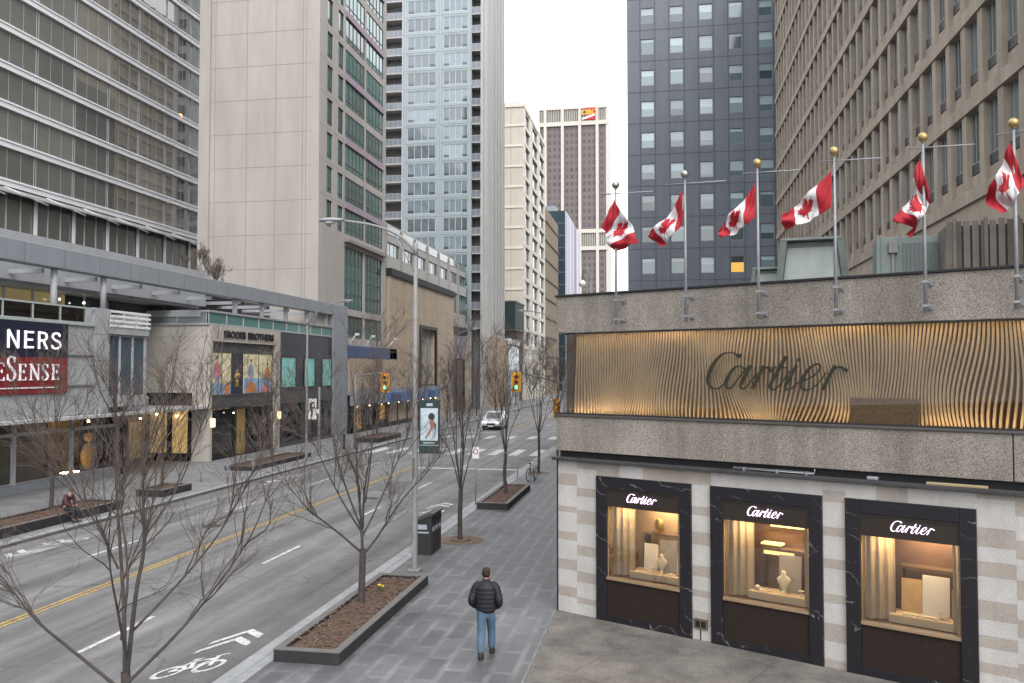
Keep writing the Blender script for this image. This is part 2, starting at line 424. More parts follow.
def worn(col, lo):
    def f(N, L, b):
        g = N.new('ShaderNodeNewGeometry').outputs['Position']
        k = mth(N,L,'MULTIPLY', rng(N,L,nn(N,L,11,g,None,6,.75),lo,lo+.14,0,1), rng(N,L,nn(N,L,1.1,g),.25,.6,.55,1))
        mx = N.new('ShaderNodeMix'); mx.data_type='RGBA'; L.new(k,mx.inputs['Factor']); mx.inputs['A'].default_value=(.125,.123,.122,1); mx.inputs['B'].default_value=(*col,1)
        L.new(mx.outputs['Result'], b.inputs['Base Color']); b.inputs['Roughness'].default_value=.75
    return f
M_paint = ground_material('road_paint_white', worn((.56,.56,.55),.36))
M_yel = ground_material('road_paint_yellow', worn((.44,.29,.07),.38))
M_mulch = mat('bark_mulch', (.085,.05,.034), .95, .5, 9, bump=1.0, fine=.6)

RZ = -.12
struct('ground', MB().quad((-1500,-1500,-.3),(1500,-1500,-.3),(1500,2500,-.3),(-1500,2500,-.3)), mat('bare_ground',(.12,.115,.11),.9,.2,.05))
struct('road', MB().quad((-21.7,-80,RZ),(-8.28,-80,RZ),(-8.28,1500,RZ),(-21.7,1500,RZ)), M_asphalt)
# side street to the right beyond the boutique
struct('side_street', MB().quad((-8.28,64.5,RZ+.004),(90,64.5,RZ+.004),(90,71.5,RZ+.004),(-8.28,71.5,RZ+.004)), M_asphalt)
for y0, y1 in ((-80,64.4),(71.6,600)):
    o = struct('sidewalk', MB().box(-7.72,40,y0,y1,-.29,0), M_pavers)
    o = struct('kerb', MB().bbox(-8.28,-7.96,y0,y1,-.29,.012,.012).bbox(-7.955,-7.725,y0,y1,-.29,.004,.004), M_kerb)
struct('sidewalk', MB().box(-60,-22.02,-80,600,-.29,0), M_walkL)
struct('kerb', MB().bbox(-22.0,-21.7,-80,600,-.29,.012,.012).box(-21.699,-21.69,-80,600,RZ,-.03,1), [M_kerb, M_kerbd])
mb = MB(); PL = .006
mb.prism([(-2.56,-40),(30,-40),(30,3.2),(9.8,14.2),(-2.53,20.80)], .0, PL)
struct('plaza', mb, M_plaza)
struct('plaza_edging', MB().bbox(-2.62,-2.565,-40,20.7,-.1,.011,.003), mat('plaza_edge_stone', (.15,.145,.14), .8, .35, 3, fine=.3))
# painted lines
ZP = RZ+.008
def flat(mb, poly, z=ZP): mb.add([(x,y,z) for x,y in poly], [tuple(range(len(poly)))]); return mb
mb = MB()
for y in range(-60, 50, 3): flat(mb, [(-15.32,y),(-15.22,y),(-15.22,y+3.02),(-15.32,y+3.02)])
for y in range(-60, 50, 3): flat(mb, [(-15.15,y),(-15.05,y),(-15.05,y+3.02),(-15.15,y+3.02)])
for y in range(80, 500, 6): flat(mb, [(-15.2,y),(-15.0,y),(-15.0,y+6.02),(-15.2,y+6.02)])
struct('yellow_centre_line', mb, M_yel)
mb = MB()
for k in range(-4, 5): flat(mb, [(-12.17,16.2+8.4*k),(-12.05,16.2+8.4*k),(-12.05,18.9+8.4*k),(-12.17,18.9+8.4*k)])
for k in range(-4, 5): flat(mb, [(-18.12,24.6+8.6*k),(-18.0,24.6+8.6*k),(-18.0,27.3+8.6*k),(-18.12,27.3+8.6*k)])
for k in range(40): flat(mb, [(-12.17,82+8.4*k),(-12.05,82+8.4*k),(-12.05,85+8.4*k),(-12.17,85+8.4*k)]); flat(mb, [(-18.12,82+8.4*k),(-18.0,82+8.4*k),(-18.0,85+8.4*k),(-18.12,85+8.4*k)])
flat(mb, [(-14.9,50.2),(-8.4,50.2),(-8.4,50.62),(-14.9,50.62)])
struct('white_lane_markings', mb, M_paint)
M_patch = mat('asphalt_patch', (.108,.107,.107), .75, .25, 3, fine=.3)
for k,(xa_,xb_,ya_,yb_) in enumerate(((-20.6,-18.9,29.4,33.0),(-14.6,-13.0,40.5,44.2))):
    struct('road_patch', flat(MB(), [(xa_,ya_),(xb_,ya_+.1),(xb_-.05,yb_),(xa_+.08,yb_-.06)], RZ+.004), M_patch)
mb = MB()
for k in range(9): flat(mb, [(-21.2+1.5*k,58.9),(-20.55+1.5*k,58.9),(-20.55+1.5*k,63.4),(-21.2+1.5*k,63.4)])
for k in range(7): flat(mb, [(-21.2+1.9*k,73.2),(-20.5+1.9*k,73.2),(-20.5+1.9*k,76.4),(-21.2+1.9*k,76.4)])
flat(mb, [(-21.5,80.2),(-15.5,80.2),(-15.5,80.6),(-21.5,80.6)])
struct('crosswalk', mb, M_paint)
def sharrow(cx, y, sg=1):
    mb = MB(); X = lambda a: cx+a*sg; Yy = lambda b: y+b*sg
    def ring(a, b, rx, ry, wd):
        n = 26
        for k in range(n):
            t0, t1 = 2*math.pi*k/n, 2*math.pi*(k+1)/n
            flat(mb, [(X(a+rx*math.cos(t0)),Yy(b+ry*math.sin(t0))),(X(a+rx*math.cos(t1)),Yy(b+ry*math.sin(t1))),
                      (X(a+(rx-wd)*math.cos(t1)),Yy(b+(ry-wd*1.5)*math.sin(t1))),(X(a+(rx-wd)*math.cos(t0)),Yy(b+(ry-wd*1.5)*math.sin(t0)))])
    zz = [ZP]
    def bar(a0,b0,a1,b1,wd=.085):
        zz[0] += .0006; l = math.hypot(a1-a0,(b1-b0)); nx, ny = -(b1-b0)/l*wd/2, (a1-a0)/l*wd/2
        flat(mb, [(X(a0+nx),Yy(b0+ny)),(X(a1+nx),Yy(b1+ny)),(X(a1-nx),Yy(b1-ny)),(X(a0-nx),Yy(b0-ny))], zz[0])
    ring(-.36,.36,.28,.42,.085); ring(.36,.36,.28,.42,.085)
    for s in ((-.36,.36,-.16,.98),(-.16,.98,.24,.98),(-.16,.98,.0,.38),(.0,.38,.24,.98),(.36,.36,.22,1.16),(.22,1.16,.42,1.2),(-.2,1.12,-.05,1.12),(-.36,.36,.0,.38),(-.2,1.12,-.16,.98)): bar(*s)
    for b in (2.0, 2.65):
        for s in (-1, 1):
            flat(mb, [(X(0),Yy(b+.75)),(X(s*.52),Yy(b)),(X(s*.52),Yy(b-.32)),(X(0),Yy(b+.42))][::s])
    for i in range(len(mb.v)):
        x_, y_, z__ = mb.v[i]; x_ = cx+(x_-cx)*.82; mb.v[i] = (x_, y+(y_-y)*.88+.8*(x_-cx), z__)
    return mb
for cx, y, sg in ((-9.28,15.4,1),(-9.6,34.3,1),(-20.6,45.5,-1),(-20.5,27.0,-1)):
    struct('bicycle_road_marking', sharrow(cx,y,sg), M_paint)
M_iron = mat('cast_iron', (.05,.045,.042), .6, .3, 8)
for x, y, r in ((-13.4,38,.36),(-17.0,30.2,.34)):
    mb = MB(); mb.loft([(x,y,RZ,r,r),(x,y,RZ+.012,r,r)],24); mb.torus((x,y,RZ+.013),r*.8,.008,'z',24,5); tag(mb.build('manhole_cover', M_iron), 'round dark iron manhole cover set in the roadway', 'manhole', 'manhole covers in the road')

# ------------------------------------------------------------------ jewellery boutique
import math as _m
AW = R(62.0); P0 = Vector((-2.53,20.72,0))
WD = Vector((math.sin(AW), -math.cos(AW), 0)); WI = Vector((math.cos(AW), math.sin(AW), 0))   # along the wall, into the wall
WF = frame(P0, WD, WI)            # local: x along, y inward (so outward is -y), z up
def WP(t, d, z): return WF @ Vector((t, -d, z))
shop = thing('jewellery_boutique', 'stone jewellery boutique with a wavy timber sign wall above striped stone and lit windows', 'shop', tuple(P0))
body = MB(); LEN = 15.5
e = WF @ Vector((LEN,.6,0)); s0 = WF @ Vector((.06,1.75,0))
E2 = WF @ Vector((LEN,1.75,0))
body.prism([(s0.x,s0.y),(E2.x,E2.y),(14,E2.y+1),(14,58),(-2.45,58),(-2.45,s0.y+.05)], -.1, 7.25)
body.prism([((WF@Vector((.05,.62,0))).x,(WF@Vector((.05,.62,0))).y),((WF@Vector((LEN,.62,0))).x,(WF@Vector((LEN,.62,0))).y),(E2.x,E2.y-.005),(s0.x,s0.y-.005)],3.66,7.24)
M_roof = mat('flat_roof_gravel',(.16,.155,.15),.9,.2,3,fine=.3)
body.build('roof_mass', M_roof, shop)
# striped stone wall: blocks laid in columns, openings for three windows
M_st1 = mat('pale_limestone', (.43,.412,.392), .8, .12, 1.7, .14, .2, fine=.14)
M_st2 = mat('beige_limestone', (.325,.288,.252), .8, .14, 1.7, .14, .2, fine=.18)
WINS = [(1.14,3.57),(4.02,6.39),(6.83,9.10)]
mb = MB(WF); rs = random.Random(11)
cols = []; t = 0.0
edges = [0,.57,1.14]
for (a,b),nx in zip(WINS, [4.02,6.83,LEN]):
    n = 4
    edges += [a+(b-a)*k/n for k in range(1,n+1)]
    if nx < LEN: edges += [nx]
    else:
        k = b
        while k+.6 < LEN: k += .6; edges.append(k)
        edges.append(LEN)
edges = sorted(set(round(x,3) for x in edges))
for i in range(len(edges)-1):
    a, b = edges[i], edges[i+1]; mid = (a+b)/2
    z = -.02 if not any(w0 < mid < w1 for w0,w1 in WINS) else 3.34
    z1 = 3.64; white = rs.random() < .5
    while z < z1-.001:
        h = rs.uniform(.24,.52) if white else rs.uniform(.13,.36)
        q = min(z1, z+h) if z1-(z+h) > .1 else z1
        y = rs.uniform(0,.004)
        mb.quad((a,y,z),(b,y,z),(b,y,q),(a,y,q), 0 if white else 1); z = q; white = not white
mb.quad((0,.003,-.02),(0,.003,3.64),(0,1.8,3.64),(0,1.8,-.02),0)
for w0,w1 in WINS:
    pass
mb.build('striped_stone_wall', [M_st1, M_st2], shop)
MB(WF).box(-.012,.025,-.012,.03,-.02,3.64).build('corner_trim', M_capdark, shop)
# ledge, parapets, coping
ST = MB(WF)
ST.bbox(-.06,LEN,-.16,.55,3.642,3.72,.012)
ST.build('ledge', M_ledge, shop)
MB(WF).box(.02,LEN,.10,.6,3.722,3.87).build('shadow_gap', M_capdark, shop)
LP = MB(WF)
for a,b in ((0.0,9.68),(9.70,LEN)): LP.bbox(a,b,-.04,.6,3.873,4.70,.012)
LP.build('lower_parapet', M_conc, shop)
MB(WF).bbox(-.02,LEN,-.075,.6,4.703,4.762,.01).build('sill_rail', mat('bronze_sill',(.07,.062,.058),.45,.15), shop)
UP = MB(WF)
UP.bbox(0.02,LEN,-.05,.28,6.72,7.60,.012); UP.box(.02,.25,.285,30*.0+1.7,6.72,7.60)
UP.build('upper_parapet', M_conc, shop)
MB(WF).bbox(-.01,LEN,-.09,.32,7.603,7.655,.01).build('coping', M_capdark, shop)
MB(WF).box(.26,LEN,-.035,-.015,6.68,6.718).build('head_trim', M_capdark, shop)
# slatted timber wall behind glass
M_slat = mat('oak_slats', (.70,.54,.35), .7, .12, 3, .1, spec=.12)
M_slatback = mat('slat_backing', (.11,.065,.034), .8, .2, spec=.1)
mb = MB(WF); TX0, TX1, ZB, ZT = .38, LEN-.05, 4.765, 6.71
step = .072; n = int((TX1-TX0)/step); nz = 22
for i in range(n):
    c = TX0+step*(i+.5)
    vs_ = []
    for k in range(nz+1):
        z = ZB+(ZT-ZB)*k/nz; u = k/nz
        wv = .30*math.sin(c*1.55+.9)*math.sin(u*2.6+c*.42+.4) + .10*math.sin(c*3.1+u*3.9)
        x = c+wv*(.2+.8*(1-u)**1.2)*min(1,(c-TX0)/.9)
        dpt = .16+.06*math.sin(c*1.55+u*2.4+1.1)+.03*math.sin(c*3.4-u*3)
        vs_ += [(x-.021,.34-dpt*.8,z),(x+.021,.34-dpt*.8,z),(x+.021,.35,z),(x-.021,.35,z)]
    fs = []
    for k in range(nz):
        b = 4*k
        for q in range(3): fs.append((b+[0,1,3][q], b+[1,2,0][q], b+4+[1,2,0][q], b+4+[0,1,3][q]))
    mb.add(vs_, fs, 0)
mb.build('timber_slat_wall', M_slat, shop)
MB(WF).box(TX0,TX1,.352,.42,ZB,ZT).build('slat_backing', M_slatback, shop)
MB(WF).box(.27,.36,.0,.6,ZB,ZT).build('corner_post', mat('brown_corner_post',(.11,.075,.055),.6,.2), shop)
MB(WF).box(6.93,8.17,.03,.05,4.775,5.28).build('vent_panel', mat('bronze_mesh',(.33,.235,.15),.8,.3,20,spec=.1), shop)
MB(WF).box(-.02,LEN,-.076,-.045,4.763,4.796).build('sill_lip', M_capdark, shop)
MB(WF).box(.40,LEN-.1,.03,.055,4.766,4.772).build('light_strip', M_strip, shop)
for a_,b_ in ((.4,2.35),(6.55,6.9),(8.3,10.4)):
    MB(WF).box(a_,b_,.06,.085,4.766,4.773).build('light_strip', M_strips, shop)
MB(WF).box(.40,LEN-.1,.03,.06,6.70,6.706).build('light_strip', M_strip, shop)  # unseen top strip, added to brighten the slats more evenly
MB(WF).box(.255,LEN,-.012,-.002,4.765,6.69).build('sign_glass', clear_glass('sign_wall_glass',(.95,.94,.92),1.25), shop)

# script lettering traced as pen strokes (x, y down, pen width)
S_ = [
 [(318,150,16),(302,160,26),(290,150,14),(265,140,9),(235,140,9),(205,147,12),(175,170,18),(148,200,24),(125,240,27),(112,280,27),(115,312,22),(132,332,14),(160,338,9),(190,328,9),(222,300,8),(250,262,8)],
 [(338,232,11),(318,216,10),(290,217,12),(262,236,19),(240,268,23),(224,300,24),(226,326,18),(244,336,12),(270,318,9),(305,275,8),(345,228,8),(372,208,10)],
 [(376,210,22),(352,248,24),(326,290,24),(312,318,20),(322,336,13),(345,328,9),(375,295,8),(410,250,8)],
 [(452,212,22),(432,248,24),(406,295,24),(382,336,22)],
 [(404,292,8),(430,250,9),(455,226,14),(478,222,18),(490,240,22),(500,236,9),(520,215,7)],
 [(582,163,24),(560,196,24),(528,246,24),(498,296,24),(486,322,20),(500,340,13),(524,330,9),(556,298,8),(600,240,8)],
 [(470,222,8),(520,224,10),(590,222,8)],
 [(640,212,22),(614,252,24),(586,298,24),(574,322,19),(588,338,12),(614,328,9),(645,300,8)],
 [(644,188,20),(660,176,24)],
 [(640,302,8),(690,286,9),(735,262,10),(765,230,14),(764,208,15),(742,206,11),(712,224,17),(684,258,23),(664,296,24),(662,322,19),(684,339,13),(722,330,9),(762,296,8),(800,248,8)],
 [(848,212,22),(826,248,24),(800,296,24),(776,338,22)],
 [(798,292,8),(824,250,9),(850,226,14),(876,220,17),(892,230,22),(912,240,26)],
]
def script_sign(mb, t0, zbase, width, wob=0, y=0., depth=.03, scale_w=1.0):
    k = width/(915-100)
    for i, st in enumerate(S_):
        ribbon(mb, [(t0+(x-100)*k*1.0, zbase+(338-yy)*k*1.06, ww*k*scale_w) for x,yy,ww in st], depth-.0012*i, 0, y, 5)
def scriptM(mb): return mb
mb = MB(WF); script_sign(mb, 3.94, 5.42, 2.98, y=-.0125, depth=.022, scale_w=.82)
mb.build('sign_lettering', mat('verdigris_letters',(.034,.034,.027),.9,.2,6,spec=.1), shop)
# pipe and lamp on the ledge
mb = MB(WF)
mb.tube([(4.55,-.02,3.775),(6.25,-.02,3.775),(6.25,-.02,3.85)], .014, 8); mb.tube([(4.55,-.06,3.755),(6.25,-.06,3.755)], .012, 8)
for t in (4.8,5.5,6.1): mb.box(t-.02,t+.02,-.09,.02,3.72,3.79)
mb.build('conduit', M_steel, shop)
MB(WF).bbox(7.25,7.45,-.1,.05,3.722,3.79,.02).build('junction_box', M_steel, shop)
MB(WF).bbox(8.3,9.3,-.12,-.03,3.722,3.77,.01).build('batten', mat('weathered_batten',(.3,.23,.13),.8,.2), shop)
mb = MB(WF); mb.bbox(3.61,3.93,-.03,.0,.24,.46,.008); mb.box(3.655,3.755,-.036,-.028,.285,.415,1); mb.box(3.785,3.885,-.036,-.028,.285,.415,1)
mb.build('outlet_plate', [mat('bronze_plate',(.1,.075,.055),.5,.2), M_black], shop)
MB(WF).box(3.75,3.77,-.01,.0,.0,.23).build('outlet_conduit', M_black, shop)

# windows
def marble(N, L, b):
    g = N.new('ShaderNodeNewGeometry').outputs['Position']
    nz = N.new('ShaderNodeTexNoise'); nz.inputs['Scale'].default_value=2.4; nz.inputs['Detail'].default_value=8; L.new(g,nz.inputs['Vector'])
    wv = N.new('ShaderNodeTexWave'); wv.inputs['Scale'].default_value=1.7; wv.inputs['Distortion'].default_value=11; wv.inputs['Detail'].default_value=5; wv.bands_direction='DIAGONAL'; L.new(g,wv.inputs['Vector'])
    v = rng(N,L,wv.outputs['Fac'],.986,1.0,0,.55); v = mth(N,L,'MULTIPLY',v,rng(N,L,nz.outputs['Fac'],.48,.62,0,1))
    mx = N.new('ShaderNodeMix'); mx.data_type='RGBA'; L.new(v,mx.inputs['Factor']); mx.inputs['A'].default_value=(.016,.015,.018,1); mx.inputs['B'].default_value=(.3,.28,.27,1)
    L.new(mx.outputs['Result'], b.inputs['Base Color']); b.inputs['Roughness'].default_value=.35; b.inputs['Specular IOR Level'].default_value=.3
M_marble = ground_material('black_marble', marble)
M_bronze = mat('dark_bronze', (.026,.020,.016), .55, .15, 4, spec=.3)
M_bmesh = mat('woven_bronze', (.022,.015,.012), .75, .45, 30, spec=.2)
M_sill = mat('bronze_window_sill', (.25,.17,.1), .4, .15)
M_curt = mat('cream_curtain', (.48,.38,.26), .85, .1)
M_tan = mat('tan_lining', (.36,.26,.16), .7, .1)
M_brn = mat('brown_lining', (.15,.085,.055), .6, .2)
M_ply = mat('pale_plinth', (.62,.5,.34), .6, .05)
M_card = mat('white_display_card', (.68,.64,.58), .7, .05)
M_cardt = mat('timber_display_card', (.5,.33,.15), .6, .15, 12)
M_greyc = mat('grey_display_card', (.3,.27,.25), .7, .05)
M_cream = mat('cream_velvet', (.75,.66,.5), .8, .04)
M_shelf = mat('walnut_shelf', (.11,.07,.045), .5, .2)
M_gw = clear_glass('shop_window_glass', (.96,.96,.95), 1.9)
M_pinkneon = mat('lit_sign_script', (.9,.85,.95), .5, 0, emit=(1,.72,1), estr=1.25)
desc = ['nearest the building corner', 'in the middle', 'at the right-hand end']
for wi, (a, b) in enumerate(WINS):
    W = b-a; i0, i1 = a+.27, b-.27
    win = MB(WF)
    win.bbox(a,a+.27,-.06,.03,-.02,3.34,.008); win.bbox(b-.27,b,-.06,.03,-.02,3.34,.008); win.bbox(a+.272,b-.272,-.058,.03,3.07,3.34,.008)
    fr = win.build('shop_window', M_marble, shop, 'marble framed shop window '+desc[wi])
    sp = MB(WF); sp.bbox(i0+.003,i1-.003,-.03,.03,2.655,3.068,.006)
    sp.box(i0+.003,i1-.003,-.045,-.031,3.03,3.066); sp.box(i0+.003,i1-.003,-.045,-.031,2.657,2.69); sp.box(i0+.003,i0+.03,-.044,-.031,2.69,3.03); sp.box(i1-.03,i1-.003,-.044,-.031,2.69,3.03)
    sp.build('sign_panel', M_bronze, fr)
    lt = MB(WF); ts = a+.83; script_sign(lt, ts, 2.795, .76, y=-.034, depth=.03, scale_w=.78); lt.build('lit_lettering', M_pinkneon, fr)
    lp = MB(WF); lp.box(i0+.003,i1-.003,-.012,.03,.16,.96); lp.build('lower_panel', M_bmesh, fr)
    lp = MB(WF); lp.bbox(i0+.003,i1-.003,-.05,.03,-.02,.158,.006); lp.build('plinth_course', M_marble, fr)
    sl_ = MB(WF); sl_.bbox(i0+.003,i1-.003,-.055,.14,.962,1.02,.006); sl_.build('sill', M_sill, fr)
    # lined recess
    rc = MB(WF); y1 = 1.15
    rc.quad((i0,.03,.98),(i1,.03,.98),(i1,y1,.98),(i0,y1,.98),1)
    rc.quad((i0,.03,2.66),(i0,y1,2.66),(i1,y1,2.66),(i1,.03,2.66),0)
    rc.quad((i0,.03,.98),(i0,y1,.98),(i0,y1,2.66),(i0,.03,2.66),0); rc.quad((i1,.03,.98),(i1,.03,2.66),(i1,y1,2.66),(i1,y1,.98),0)
    rc.quad((i0,y1,.98),(i1,y1,.98),(i1,y1,2.66),(i0,y1,2.66),2 if wi else 0)
    rc.build('display_recess', [M_tan,M_shelf,M_brn], fr)
    MB(WF).box(i0+.01,i1-.01,.05,.058,1.022,2.654).build('glass_pane', M_gw, fr)
    # pleated curtain at the left, narrow one at the right
    for x0, x1 in ((i0+.03,i0+.52),(i1-.17,i1-.03)):
        cu = MB(WF); n = max(6,int((x1-x0)/.02)); v0=[]; f0=[]
        for k in range(n+1):
            x = x0+(x1-x0)*k/n; yy = .2+.045*math.sin(k*.95)+.25*(k/n if x1-x0>.3 else 0)
            v0 += [(x,yy,1.03),(x,yy,2.65)]
        for k in range(n): f0.append((2*k,2*k+2,2*k+3,2*k+1))
        cu.add(v0,f0,0,True); cu.build('curtain', M_curt, fr)
    MB(WF).bbox(i0+.42,i1-.17,.3,.78,1.0,1.16,.01).build('display_step', M_ply, fr)
    sh = MB(WF); sh.box(i0+.5,i1-.15,.8,1.1,1.95,2.0); sh.box(i0+.5,i0+.55,.8,1.1,1.0,1.95); sh.build('shelf', M_shelf, fr)
    lm = MB(WF); lm.box(i0+.3,i1-.25,.12,.2,2.635,2.65); lm.box(i0+.6,i1-.3,.95,1.05,2.635,2.65); lm.build('display_light', M_display, fr)
    if wi == 1:
        nl = MB(WF); nl.box(i0+.62,i1-.22,1.08,1.14,2.42,2.6); nl.box(i0+.5,i0+.95,.82,1.04,2.06,2.1); nl.box(i0+.5,i0+1.15,.86,1.04,1.86,1.93); nl.build('lit_niche', mat('lit_niche',(.8,.7,.3),.5,0,emit=(1,.82,.32),estr=1.1), fr)
    if wi == 2:
        nl = MB(WF); nl.box(i1-.30,i1-.19,1.05,1.12,1.95,2.6); nl.build('lit_niche', mat('lit_niche',(.8,.7,.3),.5,0), fr)
    # things on display, each its own object
    def card(x0,x1,y,z0,z1,m,lab,ti=.05):
        c = MB(WF); c.add([(x0,y,z0),(x1,y,z0),(x1,y+ti,z1),(x0,y+ti,z1),(x0,y+.02,z0),(x1,y+.02,z0),(x1,y+ti+.02,z1),(x0,y+ti+.02,z1)],
            [(0,1,2,3),(4,7,6,5),(0,4,5,1),(3,2,6,7),(0,3,7,4),(1,5,6,2)])
        tag(c.build('display_card', m), lab, 'display', 'cards and stands in the shop windows')
    def bust(x,y,z,s,lab):
        c = MB(WF); c.loft([(x,y,z,.07*s,.05*s),(x,y,z+.02,.07*s,.05*s),(x,y,z+.03,.03*s,.025*s),(x,y,z+.09*s,.045*s,.035*s),(x,y+.01,z+.2*s,.13*s,.055*s),(x,y+.015,z+.28*s,.15*s,.05*s),(x,y+.015,z+.32*s,.10*s,.045*s),(x,y,z+.36*s,.045*s,.045*s),(x,y,z+.44*s,.04*s,.04*s)],14)
        tag(c.build('necklace_bust', M_cream), lab, 'display bust', 'cards and stands in the shop windows')
    def tray(x,y,z,lab,w=.16):
        c = MB(WF); c.bbox(x-w,x+w,y-.06,y+.06,z,z+.03,.006); c.loft([(x,y,z+.03,.03,.02),(x,y,z+.05,.028,.018)],10); tag(c.build('jewellery_tray', M_cream), lab, 'tray', 'cards and stands in the shop windows')
    def stand(x,y,z,lab):
        c = MB(WF); c.loft([(x,y,z,.04,.03),(x,y,z+.01,.04,.03),(x,y,z+.02,.01,.01),(x,y,z+.1,.01,.01),(x,y,z+.11,.06,.045),(x,y,z+.125,.06,.045)],12); tag(c.build('ring_stand', M_cream), lab, 'display stand', 'cards and stands in the shop windows')
    pz = 1.162; wn = ['the corner shop window','the middle shop window','the right-hand shop window'][wi]
    if wi == 0:
        card(i0+.62,i0+.98,.62,pz,pz+.6,M_card,'white display card standing left of the necklace bust in '+wn)
        card(i0+1.0,i0+1.45,.66,pz,pz+.72,M_greyc,'grey card standing behind the necklace bust in '+wn)
        card(i0+1.47,i0+1.72,.62,pz,pz+.5,M_card,'narrow white card at the right edge of '+wn)
        bust(i0+1.15,.5,pz,1.0,'cream necklace bust on the lit step of '+wn)
        stand(i0+.95,.42,pz,'small cream stand left of the bust in '+wn); tray(i0+1.45,.45,pz,'low cream tray right of the bust in '+wn,.1)
        c = MB(WF); c.ball((i0+.86,.95,2.17),.12,12,8,sc=(1,.5,1.3)); c.box(i0+.8,i0+.92,.9,1.0,2.0,2.04); tag(c.build('gilt_ornament', M_gold),'round gilt ornament on the shelf of '+wn,'ornament')
    elif wi == 1:
        card(i0+.95,i0+1.42,.66,pz,pz+.75,M_greyc,'tall grey card behind the necklace bust in '+wn)
        bust(i0+1.12,.5,pz,1.05,'cream necklace bust on the lit step of '+wn)
        stand(i0+1.5,.45,pz,'small cream stand right of the bust in '+wn); tray(i0+.75,.45,pz,'low cream tray left of the bust in '+wn,.13); 
        c = MB(WF); c.ball((i0+.58,.42,pz+.06),.06,10,6); tag(c.build('jewellery_box', M_cream),'small rounded cream box at the left of '+wn,'box')
    else:
        card(i0+.56,i0+.93,.66,pz,pz+.62,M_cardt,'left timber card standing in '+wn)
        card(i0+.95,i0+1.42,.60,pz,pz+.74,M_card,'large white card in the centre of '+wn)
        card(i0+1.44,i0+1.74,.66,pz,pz+.52,M_cardt,'right timber card standing in '+wn)
        tray(i0+.95,.43,pz,'long cream tray in front of the white card in '+wn,.3); stand(i0+1.32,.42,pz,'small cream stand right of the long tray in '+wn)

# ------------------------------------------------------------------ flagpoles and flags
leaf_half = [(0,.5),(.085,.335),(.165,.38),(.13,.12),(.235,.245),(.265,.185),(.385,.205),(.35,.09),(.42,.055),(.215,-.125),(.235,-.205),(.028,-.175),(.035,-.44),(0,-.44)]
LEAF = leaf_half+[(-x,y) for x,y in leaf_half[::-1]]
def inside(x, y, poly):
    c = False; j = len(poly)-1
    for i in range(len(poly)):
        xi, yi = poly[i]; xj, yj = poly[j]
        if (yi > y) != (yj > y) and x < (xj-xi)*(y-yi)/(yj-yi)+xi: c = not c
        j = i
    return c
M_red = mat('flag_red', (.33,.008,.017), .75, .08, 4); M_fw = mat('flag_white', (.55,.54,.55), .75, .05, 4)
for m in (M_red, M_fw):
    b = m.node_tree.nodes['Principled BSDF']; b.inputs['Subsurface Weight'].default_value = 0
PT = [1.92,3.66,5.285,6.825,8.41,9.845]
ARM0 = [1.52,3.15,4.94,6.52,8.13,9.55]; ARM1 = [2.86,4.58,6.14,7.69,9.24,10.95]
FL = [[(1.92,9.72),(1.57,9.11),(2.57,8.67),(1.92,8.52)],[(3.63,9.68),(3.62,8.98),(2.75,8.79),(3.12,8.51)],[(5.25,9.66),(5.26,8.93),(4.41,8.75),(4.53,8.57)],
      [(6.79,9.68),(6.78,8.97),(5.81,8.91),(5.84,8.63)],[(8.36,9.66),(8.52,9.05),(8.02,8.55),(8.24,8.26)],[(9.80,9.71),(10.0,8.98),(9.36,8.98),(9.60,8.50)]]
FA = [.07,.09,.08,.06,.13,.10]
plab = ['flagpole nearest the building corner, its flag spread wide','second flagpole from the corner, its flag drooping left','third flagpole from the corner, in front of the slate tower',
        'fourth flagpole from the corner, its flag blown straight out','fifth flagpole from the corner, its flag hanging limp','sixth flagpole from the corner, with the brightest gilt ball']
flab = ['red and white maple leaf flag spread wide with its leaf facing out','maple leaf flag drooping to the left in front of the slate tower','small maple leaf flag blown left and down on the third pole',
        'maple leaf flag streaming out to the left in front of the green rooftop hood','limp maple leaf flag hanging folded beside its pole','maple leaf flag folded double at the right edge of the photo']
